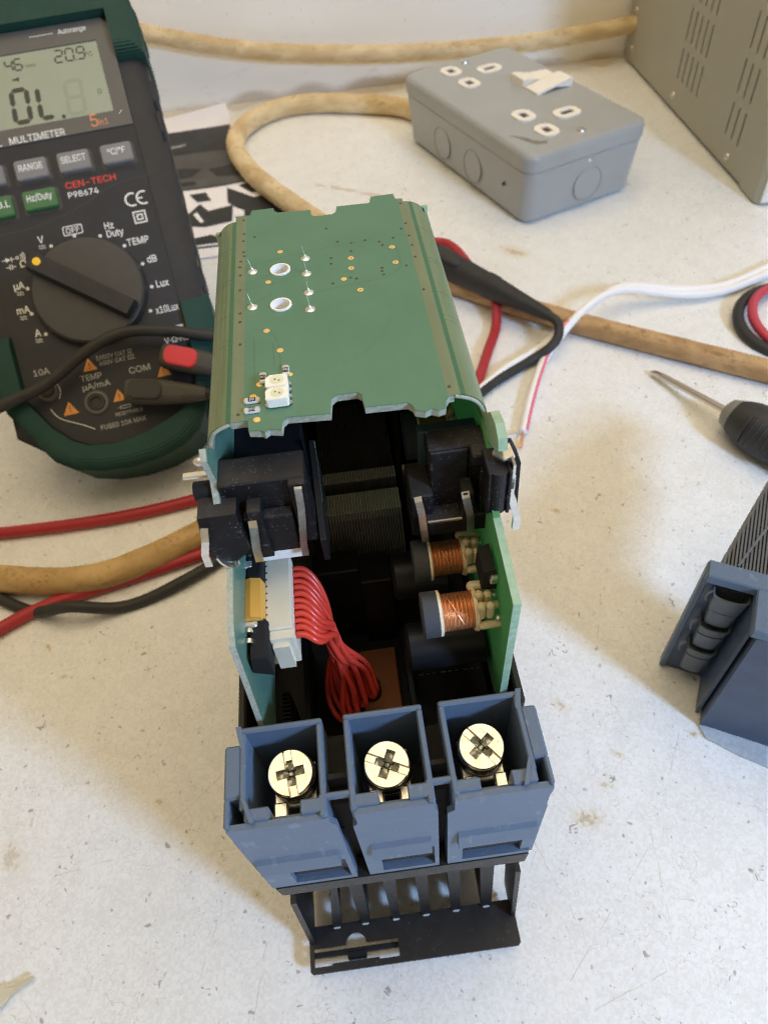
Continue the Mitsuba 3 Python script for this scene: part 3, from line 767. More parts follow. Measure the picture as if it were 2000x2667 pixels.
# coils on the right board ------------------------------------------------
def coil(x0, y, z, r, ang=0):
    k = thing_part('coil', MOD)
    ax = lambda a: (x0 + a, y, z)
    add('core', lathe(ax(0), ax(5), [(0, r * .75), (0, r - .15), (.15, r), (2.25, r), (2.4, r - .1), (2.4, .2)], 40), 'm_ferrite', k, 30)
    add('flange', lathe(ax(2.4), ax(5), [(0, .3), (0, r - .05), (.38, r - .05), (.45, r - .15), (.45, .3)], 36), 'm_flange', k, 30)
    n = 24
    prof = [(0, .5)]
    for i in range(n):
        t = 4.7 * i / n
        d = .05 * math.sin(i * 2.2)
        prof += [(t, r * .80 + d - .08), (t + 4.7 / n * .5, r * .80 + d + .07)]
    prof += [(4.7, r * .8 - .1), (4.7, .5)]
    w = add('winding', lathe(ax(2.85), ax(9), prof, 40), 'm_copper', k, 35)
    a = np.linspace(-.2, 1.7, 14)
    add('loose_turn', sweep([(x0 + 3.5 + 2.3 * i / 13, y + math.cos(1.25 + t * .9) * r * .87 - .2, z + math.sin(1.25 + t * .9) * r * .87) for i, t in enumerate(a)], .07, 6), 'm_copper', k)
    foot = [lathe(ax(7.5), ax(9), [(0, .4), (0, r * .93), (.55, r * .97), (.8, r * .85), (.8, .4)], 28)]
    ball = trimesh.creation.icosphere(2, 1).vertices
    def rod(a, b, ra, rb=None):
        return hull(np.vstack([ball * ra + np.array(a), ball * (rb or ra) + np.array(b)]))
    xf_ = x0 + 8.4
    # two loops that hold the wire ends, and three legs to the board
    for dy in (-1.0, 1.0):
        foot.append(rod((xf_, y + dy - .9, z + r * .35), (xf_, y + dy - .9, z + r * 1.02), .68))
        foot.append(rod((xf_ + 1.3, y + dy - .9, z + r * .35), (xf_ + 1.3, y + dy - .9, z + r * .98), .66))
    foot.append(rod((xf_, y - 1.9, z + r * .42), (xf_, y + .1, z + r * .42), .7))
    foot.append(rod((xf_ - .5, y + r * .78, z + r * .55), (xf_ + 1.5, y + r * .72, z + r * .6), .82))
    foot.append(rod((xf_ + .3, y + r * .72, z + r * .5), (19.0, y + r * .66, z + r * .42), .72))
    foot.append(rod((xf_ + .6, y - .7, z + r * .5), (19.0, y - .5, z + r * .35), .66))
    foot.append(rod((xf_, y - r * .85, z), (19.0, y - r * .8, z - .2), .62))
    add('bobbin_foot', cat(*foot), 'm_bobbin', k, 35)
    for dy, dz in ((r * .2, r * .62), (-r * .75, r * .3)):
        add('solder_joint', trimesh.creation.icosphere(2, .45).apply_scale((.9, 1, .8)).apply_translation((18.9, y + dy, z + dz)), 'm_solder', k, True)


def thing_part(name, parent):
    return key_for(name, parent)


coil(8.1, 30.4, 105.2, 3.45)
coil(8.2, 40.6, 104.6, 3.35)
coil(10.2, 66.0, 107.0, 4.3)
add('capacitor', lathe((5.6, 33.6, 90.2), (30, 33.6, 90.2), [(0, .3), (0, 3.4), (.5, 4.0), (12.6, 4.0), (13.1, 3.6), (13.1, .3)], 40), 'm_black', MOD, 35)
add('capacitor', lathe((4.8, 44, 96), (30, 44, 96), [(0, .3), (0, 3.4), (.5, 4.0), (9, 4.0), (9.4, .3)], 40), 'm_black', MOD, 35)
dk = add('rectifier', hull([(x, y, z) for y in (31.2, 35.8) for x, z in ((17.2, 113.2), (18.9, 113.6), (19.2, 112), (19.2, 108.6), (17.0, 109))]), 'm_black_matt', SR)
add('terminal', bx(18.0, 19.25, 30.3, 31.3, 111.2, 112.6, .2), 'm_tin', dk)
# heat sink of thin fins
HS = thing_part('heat_sink', MOD)
prof = [(60, 66), (60, 82), (63.4, 88.6), (64.3, 89.6), (69.4, 89.6), (69.8, 83), (71.8, 83), (72.4, 89.6), (75.4, 89.6), (76.6, 86.5), (84, 87.5), (97, 88), (97, 66)]
for i in range(27):
    x = -6.7 + i * .575
    add('fin', ext(prof, x, x + .42, 'yz'), 'm_fin', HS)
add('painted_light_band', cat(*[bx(-6.72 + i * .575, -6.72 + i * .575 + .46, 64.3, 69.4, 89.4, 89.75) for i in range(27)], *[bx(-6.72 + i * .575, -6.72 + i * .575 + .46, 72.5, 75.3, 89.4, 89.75) for i in range(27)]), 'm_fin_painted_light', HS, kind='stuff')  # pale strips paint the light that the flat fin tops catch
add('added_back_sheet', bx(-17.4, 19.2, 97, 98, 66, 131.6), 'm_tray', HS)  # black sheet added so the space under the board stays dark
add('added_side_sheet', cat(bx(-8.4, -7.6, 56, 97, 66, 118), bx(9.2, 10, 72, 97, 66, 118)), 'm_tray', HS)  # black sheets added to close the bright gaps beside the fins
# the dark well below
well = [bx(-21, 21, 20, 24, 62, 72), bx(-13.5, -12.6, 25.4, 48, 62, 77), bx(-13.5, 6, 25.4, 26.4, 62, 75), bx(5.5, 6.4, 26, 46, 62, 74), bx(-9.5, -.8, 52, 57, 64, 88, .3), bx(-1, 5, 50, 56, 64, 86.5, .3)]
add('well', cat(*well), 'm_tray', MOD)
add('comb', cat(*[bx(-16.8, -15.4, 24 + i * .75, 24.4 + i * .75, 70, 82) for i in range(12)]), 'm_tray', MOD)
add('dash_line', cat(*[bx(7.0 + i * 1.25, 7.9 + i * 1.25 - .3 * (i % 3), 30.1, 30.3, 86.3, 86.45) for i in range(9)]), 'm_tin', MOD)  # row of small pale dashes low on the front of the capacitor
cp = add('copper_plate', bx(-3.5, 3.9, 27, 47, 64.2, 66.4, .2), 'm_copper_plate', MOD)
add('plate_screw', lathe((-1.6, 37.5, 66.4), (-1.6, 37.5, 72), [(0, 1.8), (3.5, 1.8), (3.9, 1.55), (3.9, 1.1), (2.5, 1.0), (2.5, .05)], 28), 'm_black', cp, 30)

# ------------------------------------------------------------------ multimeter, propped up on its stand
MC = np.array([-84.4814, 205.5930, 57.8142])
ma, mt = 0.15552, 0.630993
ME = np.array([math.cos(ma), math.sin(ma), 0])
MG = np.array([-math.sin(ma) * math.cos(mt), math.cos(ma) * math.cos(mt), math.sin(mt)])
MN = np.cross(ME, MG)
MM = np.eye(4)
MM[:3, 0], MM[:3, 1], MM[:3, 2], MM[:3, 3] = ME, MG, MN, MC


def mw(u, v, h):
    return MC + u * ME + v * MG + h * MN


MTR = thing('multimeter', 'black and dark green handheld multimeter propped up at the left, showing OL on its screen', 'multimeter')


def rbox_local(u, v, hx, hv):
    return hull(np.vstack([trimesh.creation.icosphere(2, hx).vertices + (u, v + q, h) for q in (-hv + hx, hv - hx) for h in (-16, -7)]))


def madd(name, mesh, m, parent=MTR, smooth=False, **k):
    return add(name, xf(mesh, MM), m, parent, smooth, **k)


def mtext(s, u, v, h, width=None, z=.32, m_='m_print', align=0, bold=True, parent=None, rot=0):
    t = text(s, h, .08, bold, width)
    w = t.bounds[1][0]
    t = move(t, -w * align, 0, 0)
    if rot:
        t = rotz(t, rot)
    return madd('lettering', move(t, u, v, z), m_, parent or FACE)


half = [(0, -63.6), (10, -62.6), (19, -60), (25, -55.6), (28.5, -50), (32, -43.5), (36.5, -36), (39.2, -26), (39.4, -9)]
low = Polygon([(-u - .4, v) for u, v in half[::-1]] + half[1:]).buffer(1.5).buffer(-1.5)
top = Polygon([(39.0, 81.5), (39.2, 92), (38.3, 103), (34.5, 108), (26, 111), (-27, 111), (-35, 108), (-39, 103), (-39.6, 92), (-39.4, 81.5)]).buffer(1).buffer(-1)
case = Polygon([(36.8, -44), (37.2, -10), (38.4, 9), (38.6, 36), (36.9, 60), (37.4, 73), (38.6, 82), (36, 106), (-36, 106), (-38.6, 82), (-37.6, 73), (-37, 60), (-38.8, 36), (-38.6, 9), (-37.4, -10), (-37, -44), (-20, -58), (20, -58)])
inner_low = Polygon([(-29.9, -8), (-29.6, -33), (-26, -39.2), (-23, -44.6), (-17.4, -50.6), (-12, -53.6), (-3.5, -54.8), (6, -53.8), (15.5, -51), (21, -48.6), (27.5, -42), (29.3, -33), (29.4, -8)])
madd('case', bevel_ext(case, -25.5, -1.0, 4.5), 'm_case', smooth=40)
lowm = bevel_ext(low.intersection(sbox(-60, -80, 60, -9.4)), -26, 3.0, 4.5)
lowm = man(to_man(lowm) - to_man(ext(inner_low.union(sbox(-29.6, -12, 29.2, 0)), -1.7, 9)))
madd('holster', lowm, 'm_green_holster', smooth=35)
topm = bevel_ext(top, -26, 4.0, 4.5)
topm = man(to_man(topm) - to_man(ext(sbox(-29.3, 60, 28.9, 98.4), -1, 9)))
HT = madd('holster', topm, 'm_green_holster', smooth=35)
for i in range(3):
    madd('grip_ridge', tube([(38.7 - .4 * i, 92 + 5.5 * i, -15), (38.8 - .4 * i, 91.6 + 5.5 * i, -6), (37.6 - .45 * i, 90.4 + 5.5 * i, 1.2)], 1.0, 12, 8), 'm_green_holster', HT, True)
for s in (-1, 1):
    for i in range(7):
        madd('grip_ridge', rbox_local(s * 37.4, i * 12, 1.7, 4.6), 'm_case', smooth=40)
FACE = madd('face_plate', bevel_ext(Polygon([(-29.4, -9), (-29.3, -33), (-25.8, -39), (-22.8, -44), (-17.2, -50), (-12, -53), (-3.5, -54.2), (6, -53.2), (15.5, -50.4), (20.6, -48.2), (27, -41.6), (28.8, -33), (28.9, 98.2), (-29.3, 98.2)]), -1.5, 0.0, .4), 'm_face')
lcdw = sbox(-26.5, 63, 23.2, 90.0)
BZ = madd('display_bezel', bevel_ext(Polygon([(-29.2, 57), (28.7, 57), (28.7, 95.6), (26.4, 98), (-29.2, 98)]).difference(lcdw), -.2, .5, .15), 'm_bezel')
madd('display', bx(-26.6, 23.3, 62.9, 90.1, -1, .05), 'm_lcd')
# ledge that rises towards the dial side, and the curved parting line
curve = [(-29.2, 26.3), (-25, 26.2), (-16.2, 26.4), (-4.5, 28.4), (5.3, 31.6), (14.4, 35.5), (20, 37.0), (23, 37.3), (29, 37.3)]
madd('parting_line', tube([(u, v, .02) for u, v in curve], .16, 50, 6), 'm_hole', FACE)
SEG = {'a': (0, 1, 1, 1), 'b': (1, 1, 1, .5), 'c': (1, .5, 1, 0), 'd': (0, 0, 1, 0), 'e': (0, .5, 0, 0), 'f': (0, 1, 0, .5), 'g': (0, .5, 1, .5)}
DIG = {'0': 'abcdef', 'O': 'abcdef', 'L': 'def', '4': 'fgbc', '6': 'afgecd', '2': 'abged', '9': 'abcdfg', '8': 'abcdefg'}


def digit(ch, u, v, w, h, t, slant=.06):
    ps = []
    for s in DIG[ch]:
        x0, y0, x1, y1 = SEG[s]
        a, b = np.array((x0 * w, y0 * h)), np.array((x1 * w, y1 * h))
        d = (b - a) / np.linalg.norm(b - a)
        n = np.array((-d[1], d[0]))
        g = .14
        ps.append(Polygon([a + d * g, a + d * (g + t / 2) + n * t / 2, b - d * (g + t / 2) + n * t / 2, b - d * g, b - d * (g + t / 2) - n * t / 2, a + d * (g + t / 2) - n * t / 2]))
    g = affinity.translate(affinity.skew(unary_union(ps), xs=math.degrees(slant), origin=(0, 0)), u, v)
    return ext(g, .06, .12)


disp = [digit('O', -10.6, 64.9, 5.2, 11.8, 1.75), digit('L', -1.7, 64.9, 4.6, 11.4, 1.75), ext(Point(5.8, 64.3).buffer(.75), .06, .12),
        digit('4', -9.8, 83.9, 2.4, 4.2, .62), digit('6', -6.6, 83.9, 2.5, 4.2, .62), digit('2', 7.6, 84.2, 2.7, 4.5, .62), digit('0', 11.4, 84.2, 2.7, 4.5, .62), digit('9', 15.4, 84.2, 2.6, 4.5, .62), ext(Point(14.7, 84.2).buffer(.3), .06, .12)]
madd('display_digits', cat(*disp), 'm_segment', HT if False else MTR + '__display')
t_ = [move(text('°C', 1.7, .06, False), 18.4, 84.6, .06), move(text('%RH', 1.1, .06, False, 3.4), -2.9, 84.3, .06), move(text('Ω', 1.6, .06, False), 19.3, 70.3, .06),
      ext([(-8.4, 80.3), (-7.2, 80.3), (-6.2, 79.6), (-6.0, 81.6), (-7.2, 81.0), (-8.4, 81)], .06, .12)]
madd('display_marks', cat(*t_), 'm_ghost' if False else 'm_segment', MTR + '__display')
madd('faded_digits', cat(digit('8', 8.0, 64.6, 5.6, 12.2, 1.25)), 'm_ghost', MTR + '__display')
mtext('Autorange', 10.9, 94.2, 1.75, 9.9, .52, parent=BZ)
madd('printed_line', bx(.9, 9.3, 94.75, 94.98, .5, .58), 'm_print', BZ)
mtext('MULTIMETER', -14.3, 57.3, 2.45, 19.2, .52, parent=BZ)
mtext('DIGITAL', -28.8, 57.3, 2.45, 11.9, .52, parent=BZ)
mtext('5', 14.4, 58.3, 4.6, 2.6, .52, 'm_print_orange', parent=BZ, bold=False)
mtext('in1', 17.2, 58.5, 2.2, 3.2, .52, 'm_print_orange', parent=BZ, bold=False)
madd('printed_line', rotz(bx(-.9, .9, -.1, .1, .5, .58), 45, (0, 0, 0)).apply_translation((25.4, 62, 0)), 'm_print', BZ)
for u0, u1, v0, v1, s, h, g in ((-14.6, -3.6, 43.0, 50.4, 'RANGE', 1.9, 0), (.2, 11.2, 43.1, 50.4, 'SELECT', 1.9, 0), (15.3, 26.1, 43.1, 50.3, '°C/°F', 1.8, 0), (-29, -18.3, 43.0, 50.2, 'HOLD', 1.9, 0),
                          (-14.3, -2.9, 31.9, 39.0, 'Hz/Duty', 1.9, 1), (-29, -17.9, 31.4, 39.0, 'B.L', 1.9, 1)):
    madd('button_well', ext(Polygon(rrect((u1 - u0) / 2 + .8, (v1 - v0) / 2 + .8, 1.4, 4, (u0 + u1) / 2, (v0 + v1) / 2)), -.4, .06), 'm_hole', FACE)
    k = madd('button', bevel_ext(Polygon(rrect((u1 - u0) / 2, (v1 - v0) / 2, 1.0, 4, (u0 + u1) / 2, (v0 + v1) / 2)), -.4, 2.0, .7), 'm_button_green' if g else 'm_button', smooth=40)
    wd = {'RANGE': 8.2, 'SELECT': 8.6, '°C/°F': 6.2, 'HOLD': 7.6, 'Hz/Duty': 8.6, 'B.L': 4.2}[s]
    off = 2.6 if s == 'B.L' else 0
    mtext(s, (u0 + u1) / 2 - wd / 2 + off, (v0 + v1) / 2 - .6, h * 1.25, wd, 2.0, parent=k)
mtext('CEN-TECH', .5, 38.0, 2.3, 17.6, .06, 'm_print_red')
mtext('P98674', .6, 34.5, 2.1, 10.6, .06)
for u, e in ((21.7, 0), (25.7, 1)):
    arc = LineString([(u + 2.3 * math.cos(a), 29.8 + 2.3 * math.sin(a)) for a in np.linspace(math.radians(70), math.radians(290), 16)]).buffer(.35)
    if e:
        arc = arc.union(sbox(u - 2.2, 29.5, u - .3, 30.1))
    madd('ce_mark', ext(arc, .02, .1), 'm_print', FACE)
sq = lambda r: sbox(22.9 - r, 23 - r, 22.9 + r, 23 + r)
madd('double_square_mark', ext(sq(2.3).difference(sq(1.75)).union(sq(1.15).difference(sq(.6))), .02, .1), 'm_print', FACE)
mtext('OFF', -3.1, 22.1, 1.95, 4.7, .06)
madd('printed_frame', ext(Polygon(rrect(3.4, 1.75, .6, 4, -.75, 23.1)).difference(Polygon(rrect(3.05, 1.4, .5, 4, -.75, 23.1))), .02, .1), 'm_print', FACE)
for s, u, v, w in (('Hz', 10.1, 20.9, 3.2), ('Duty', 10.2, 17.9, 5.9), ('TEMP', 16.3, 13.4, 7.6), ('dB', 21.6, 6.0, 3.4), ('Lux', 22.6, -3.4, 4.4), ('x10Lux', 20.2, -12.7, 8.0), ('V', -13.1, 20.7, 2.0), ('µA', -24.7, 6.1, 3.6), ('mA', -25.6, -2.6, 4.4),
                   ('A', -21.6, -11.6, 2.1), ('Ω', -20.9, 13.5, 2.3)):
    mtext(s, u, v, 2.45, w, .06)
wave = lambda u, v: cat(*[tube([(u + i * .16, v + dv + .28 * math.sin(i * .9), .05) for i in range(15)], .13, 16, 5) for dv in (0, .85)])
for u, v in ((-13.3, 18.8), (-24.2, 4.1), (-25, -4.6), (-21.8, -13.6)):
    madd('alternating_mark', wave(u, v), 'm_print', FACE)
sy = unary_union([sbox(-26.4, 16.9, -25.2, 17.2), Polygon([(-25.2, 16.1), (-25.2, 18), (-23.5, 17.05)]), sbox(-23.4, 16.1, -23.1, 18), sbox(-23.1, 16.9, -22.2, 17.2),
                  sbox(-25.6, 14.2, -24.4, 14.5), sbox(-24.4, 13.4, -24.1, 15.3), sbox(-23.7, 13.4, -23.4, 15.3), sbox(-23.4, 14.2, -22.2, 14.5), Point(-21.2, 17.2).buffer(.6).difference(Point(-21.2, 17.2).buffer(.32))]
                 + [LineString([(-21 + r * math.cos(a), 17.2 + r * math.sin(a)) for a in np.linspace(-.7, .7, 8)]).buffer(.15) for r in (1.2, 1.8, 2.4)])
madd('diode_and_capacitor_marks', ext(sy, .02, .1), 'm_print', FACE)
for u, v in ((-.7, 20.9), (7.9, 19.0), (15.2, 13.8), (19.8, 6.1), (20.9, -2.7), (18.4, -11.1), (-9.2, 18.9), (-16.2, 13.5), (-20.3, 5.7), (-21.0, -3.3), (-18.0, -11.4)):
    madd('position_dot', ext(Point(u, v).buffer(.62, 10), .02, .1), 'm_print', FACE)
mtext('┴', 25, -20.2, 1.6, 3.2, .06)
mtext('V·Ω·Hz', 20.5, -24.0, 2.0, 8.4, .06)
# rotary dial with its raised pointer bar
DI = madd('rotary_dial', lathe((0, 0, -.5), (0, 0, 9), [(0, 19.9), (1.2, 19.7), (3.2, 19.0), (3.7, 18.3), (3.8, .1)], 90), 'm_dial', smooth=30)
a_ = math.atan2(-11.6 - 12.6, 13.4 + 14.8)
P0, P1 = np.array((-15.6, 12.7)), np.array((13.2, -11.0))
nn = np.array((-math.sin(a_), math.cos(a_))) * 3.0
ridge = hull([(*(P + s * nn * k), h) for P in (P0, P1) for s in (-1, 1) for k, h in ((1.16, 3.4), (.96, 7.4))])
madd('pointer_bar', ridge, 'm_case', DI)
madd('pointer_dot', lathe((-13.4, 11.0, 7.3), (-13.4, 11.0, 9), [(0, 1.45), (.16, 1.4), (.2, .05)], 24), 'm_yellow', DI)
# sockets and warnings
for u, v, r in ((-22.0, -31.0, 2.9), (-6.9, -38.9, 3.3)):
    k = madd('jack', lathe((u, v, -2), (u, v, 4), [(0, r + 1.2), (2.3, r + 1.1), (2.9, r + .6), (3.0, r - .2), (2.4, r - .6), (-1.5, r - .8), (-1.6, .1)], 40), 'm_jack', smooth=35)
    madd('jack_ring', lathe((u, v, 0), (u, v, 4), [(.2, r - .55), (.95, r - .6), (1.0, r - 1.2), (-1.0, r - 1.3), (-1.1, .1)], 32), 'm_plug_pad', k)
    madd('jack_contact', lathe((u, v, -1.2), (u, v, 4), [(0, 1.3), (.15, 1.2), (.2, .1)], 20), 'm_red_lead', k)
for u, v, sc in ((-6.4, -25.4, .95), (17.6, -33.0, .95), (-16.1, -38.9, 1.0), (.9, -38.2, .9)):
    tri = Polygon([(u - 2.4 * sc, v - 1.9 * sc), (u + 2.4 * sc, v - 1.9 * sc), (u, v + 2.3 * sc)]).buffer(.15)
    k = madd('warning_triangle', ext(tri, .02, .1), 'm_print_amber', FACE)
    madd('exclamation_mark', ext(sbox(u - .2, v - .4, u + .2, v + 1.0).union(Point(u, v - 1).buffer(.25)), .1, .15), 'm_hole', k)
for s, u, v, h, w, f in (('10A', -25.2, -25.2, 2.1, 5.4, 1), ('TEMP', -10.3, -30.6, 2.0, 7.2, 1), ('µA/mA', -10.5, -33.8, 2.0, 9.6, 1), ('COM', 6.2, -31.6, 2.2, 7.4, 1), ('1000V CAT II', -3.6, -24.4, 1.5, 12.4, 1), ('600V CAT III', -3.0, -26.5, 1.5, 12.2, 1),
                         ('RESETTABLE', -1.8, -45.2, 1.2, 9.4, 1), ('FUSED 10A MAX', -7.6, -48.7, 1.6, 15.6, 1)):
    mtext(s, u, v, h, w, .06, 'm_print_faint')
madd('printed_curve', cat(tube([(-22.4, -37.5, .06), (-21, -40.4, .06), (-18.4, -42.6, .06), (-14, -45, .06), (-9.6, -47.8, .06)], .17, 24, 6), tube([(-18.4, -29.4, .06), (-17.8, -32, .06), (-18.8, -34.6, .06)], .15, 12, 6)), 'm_print', FACE)
madd('fuse_mark', ext(Polygon(rrect(1.9, .6, .5, 4, 2.2, -42.4)).difference(Polygon(rrect(1.6, .32, .3, 4, 2.2, -42.4))).union(sbox(-.6, -42.5, .4, -42.3)), .02, .1), 'm_print_faint', FACE)
madd('stand', hull([(u, v, h) for u in (-26, 26) for v, h in ((60, -24.5), (64, -24.5))] + [tuple(np.linalg.inv(MM) @ np.r_[mw(u, 70, -25) * (1, 1, 0) + np.array((0, 16, 0)), 1])[:3] for u in (-26, 26)] +
                   [tuple(np.linalg.inv(MM) @ np.r_[mw(u, 70, -25) * (1, 1, 0) + np.array((0, 19, 0)), 1])[:3] for u in (-26, 26)]), 'm_green_holster')

# ------------------------------------------------------------------ test leads
def path_m(pts):
    return [mw(*p) for p in pts]


def plug(lead, u0, v0, du, dv, h, pad, L=27):
    """right-angle banana plug lying over the meter face, with its coloured end"""
    d = np.array((du, dv)) / math.hypot(du, dv)
    n = np.array((-d[1], d[0]))
    rings = []
    for t, w, hh in ((0, 3.1, 2.2), (.6, 3.8, 3.1), (2, 4.2, 3.6), (9, 4.3, 3.7), (13, 4.1, 3.5), (18, 3.6, 3.0), (L - 4, 2.9, 2.6), (L, 2.0, 2.0)):
        p = rrect(w, hh, min(w, hh) * .8, 6)
        rings.append([mw(*(np.array((u0, v0)) + d * t + n * a), h + b) for a, b in p])
    add('plug', loft(rings), 'm_plug', lead, 40)
    pr = Polygon(rrect(5.6, 3.3, 2.6, 8, 7.2, 0))
    M = MM @ np.array([[d[0], n[0], 0, u0], [d[1], n[1], 0, v0], [0, 0, 1, h + 2.6], [0, 0, 0, 1]])
    add('plug_end', xf(bevel_ext(pr, 0, 1.9, .8), M), pad, lead, 40)
    st = cyl(mw(u0 + d[0] * 5, v0 + d[1] * 5, -1), mw(u0 + d[0] * 5, v0 + d[1] * 5, h), 2.7, 2.7, 24)
    add('plug_collar', st, 'm_plug', lead, 30)
    return mw(*(np.array((u0, v0)) + d * (L - 1)), h)


RED = thing('red_test_lead', 'red test lead plugged into the multimeter, its cable crossing the bench behind the module', 'test lead')
e0 = plug(RED, 19.0, -29.6, .92, -.42, 6.5, 'm_red_bright')
add('cable', tube([e0, (-34, 190, 30), (-10, 225, 12), (25, 268, 4), (44, 302, 2.4), (56.1, 302.0, 2.4), (63.2, 288.7, 2.4), (68.4, 267.5, 2.4), (70.2, 248.5, 8), (68.4, 231.6, 2.4), (62.2, 216.5, 2.4), (56.1, 202.5, 2.4), (36, 172, 2.4), (0, 156, 2.4), (-30, 154, 2.4),
                   (-55.6, 152.5, 2.3), (-72.3, 149.9, 2.3), (-88.9, 148.2, 2.3), (-106.8, 147.7, 2.3), (-130.4, 148.1, 2.3), (-165, 146, 2.3), (-190, 128, 2.3), (-182, 92, 2.3), (-152, 90, 2.3), (-121.2, 107.1, 2.3), (-107.5, 113.7, 2.3), (-85.3, 119.3, 2.3), (-54.6, 127.0, 2.3), (-30, 132, 2.3)], 2.15, 420, 14), 'm_red_lead', RED, True)
BLK = thing('black_test_lead', 'black test lead whose cable crosses the multimeter dial and ends in a tapered probe', 'test lead')
e1 = plug(BLK, 4.4, -39.0, .965, -.26, 6.0, 'm_plug_pad')
add('cable', tube([e1, (-36, 178, 22), (-20, 158, 8), (-34, 136, 2.6), (-49.2, 123.7, 2.3), (-65.6, 114.6, 2.3), (-84.1, 109.3, 2.3), (-96.6, 108.7, 7.2), (-109.6, 111.8, 2.3), (-123.9, 119.3, 2.3), (-150, 138, 2.3), (-172, 160, 6), (-168, 172, 22),
                   mw(-58, -40, 8), mw(-45, -36.5, 6.4), mw(-36.4, -34.7, 6), mw(-29.6, -33.1, 6), mw(-22.9, -31.6, 6), mw(-13.2, -27.0, 6), mw(-3.4, -22.4, 7), mw(6.1, -19.5, 7), mw(12.8, -19.4, 6.5), mw(21.3, -21.1, 6), mw(27.6, -23.0, 6), mw(35, -25.9, 6), mw(48, -30, 4),
                   (-20, 192, 24), (10, 186, 8), (34, 184, 3), (50, 187, 2.4), (57.2, 192.4, 2.2), (69.1, 199.8, 2.2), (79.9, 205.4, 3.2), (84.8, 206.3, 6), (89.5, 210.5, 8.5), (90.2, 215.8, 11.2), (87.6, 219.6, 12), (82, 227, 11.8)], 1.95, 420, 14), 'm_lead_black', BLK, True)
pa, pb = np.array((87.9, 219.6, 12.0)), np.array((38.0, 287.0, 11.5))
d_ = pb - pa
pr_ = [(0, 2.0), (.02, 2.6), (.2, 3.9), (.36, 5.2), (.365, 5.5), (.42, 5.6), (.425, 5.3), (.45, 5.4), (.7, 6.4), (.8, 6.7), (.86, 6.3), (.94, 4.6), (1.0, 3.6)]
add('probe', sweep_fixed([(pa + d_ * t, r) for t, r in pr_], d_ / np.linalg.norm(d_), 32), 'm_lead_black', BLK, 40)
gp = pa + d_ * .72 + np.array((-1.2, -1.4, 5.4))
add('probe_grip', hull(np.vstack([trimesh.creation.icosphere(2, 1).vertices * (3.2, 3.2, 1.6) + gp + d_ / np.linalg.norm(d_) * q for q in (-8, 6)])), 'm_plug_pad', BLK, True)
add('probe_tip', cyl(pb - d_ * .01, pb + d_ * .22, .9, .3, 14), 'm_steel', BLK, 30)

# ------------------------------------------------------------------ old rubber mains cables
a = add('mains_cable', tube([(66, 447, 5.8), (57.4, 457.0, 5.8), (40, 467, 5.8), (21.9, 474.0, 5.8), (3, 480, 5.8), (-15, 480.5, 5.8), (-31, 473, 5.8), (-43, 459, 5.8), (-49, 438, 5.8), (-43.2, 405.5, 5.8), (-29.8, 374.2, 5.8), (-15.6, 349.2, 5.8), (-3, 328, 5.8), (18, 299, 5.8), (36, 279, 5.8)], 5.6, 260, 20, wob=.06), 'm_rubber_pale', None, True,
        'pale tan rubber mains cable looping from the grey socket box towards the circuit board', 'cable', 'old rubber mains cables')
add('mains_cable', tube([(30, 281, 4.7), (56.2, 260.2, 4.7), (86.9, 233.4, 4.7), (127.4, 203.3, 4.7), (164, 177.6, 4.7), (200, 153, 4.7), (240, 130, 4.7)], 4.5, 160, 20, wob=.07), 'm_rubber_brown', None, True,
    'brown mains cable running straight across the bench under the white wire at the right', 'cable', 'old rubber mains cables')
add('mains_cable', tube([(-175, 138, 4.8), (-148, 130, 4.8), (-123.7, 125.5, 4.8), (-110.3, 122.4, 4.8), (-90.8, 120.9, 4.8), (-72, 126.3, 4.8), (-55.4, 134.2, 4.8), (-36, 147, 4.8), (-14, 168, 4.8), (8, 196, 4.8), (22, 226, 4.8)], 4.7, 160, 20, wob=.06), 'm_rubber_tan', None, True,
    'thick tan mains cable left of the module between the two red cable runs', 'cable', 'old rubber mains cables')
WY = 500
add('mains_cable', tube([(-180, WY, 78), (-135, WY, 61), (-96.9, WY, 49.8), (-69.2, WY, 42.1), (-37, WY, 34.5), (1.6, WY, 28.4), (51.2, WY, 23.2), (101.9, WY, 20.2), (153.1, WY, 19.5), (204.1, WY, 21.7), (240, WY, 24.5)], 5.0, 160, 20, wob=.06), 'm_rubber_pale', None, True,
    'pale tan mains cable sagging along the wall above the bench', 'cable', 'old rubber mains cables')

# ------------------------------------------------------------------ grey metal socket box
SK = thing('socket_box', 'grey metal double socket box with white switches and pin holes', 'socket')
SM = trimesh.transformations.translation_matrix((109.56, 378.28, 0)) @ trimesh.transformations.rotation_matrix(math.radians(-69.18), (0, 0, 1))


def sadd(name, mesh, m, parent=SK, smooth=False, **k):
    return add(name, xf(mesh, SM), m, parent, smooth, **k)


SBX = sadd('back_box', rbox(62.6, 35.4, 0.3, 28.0, 6.5, .8, 60.6, 33.6, rb=2.5), 'm_box_grey', smooth=40)
LID = sadd('lid', rbox(63.2, 36.0, 28.5, 36.7, 6.8, 3.2), 'm_box_grey', smooth=40)
sadd('seam', rbox(61.8, 34.8, 27.5, 28.8, 6, .3), 'm_inside_dark', SBX)


def knock(cu, cz, r, face):
    rg = []
    for i in range(40):
        t = 2 * math.pi * i / 40
        rg.append((r * math.cos(t), r * math.sin(t)))
    m_ = cat(ext(Polygon(rg), 0, .28), ext(Polygon(rg).buffer(.55).difference(Polygon(rg).buffer(.05)), 0, .1))
    if face == 'long':
        return xf(m_, np.array([[1, 0, 0, cu], [0, 0.0, -1, -34.55], [0, 1, 0, cz], [0, 0, 0, 1.]]))
    return xf(m_, np.array([[0, 0.0, 1, 61.65], [1, 0, 0, cu], [0, 1, 0, cz], [0, 0, 0, 1.]]))


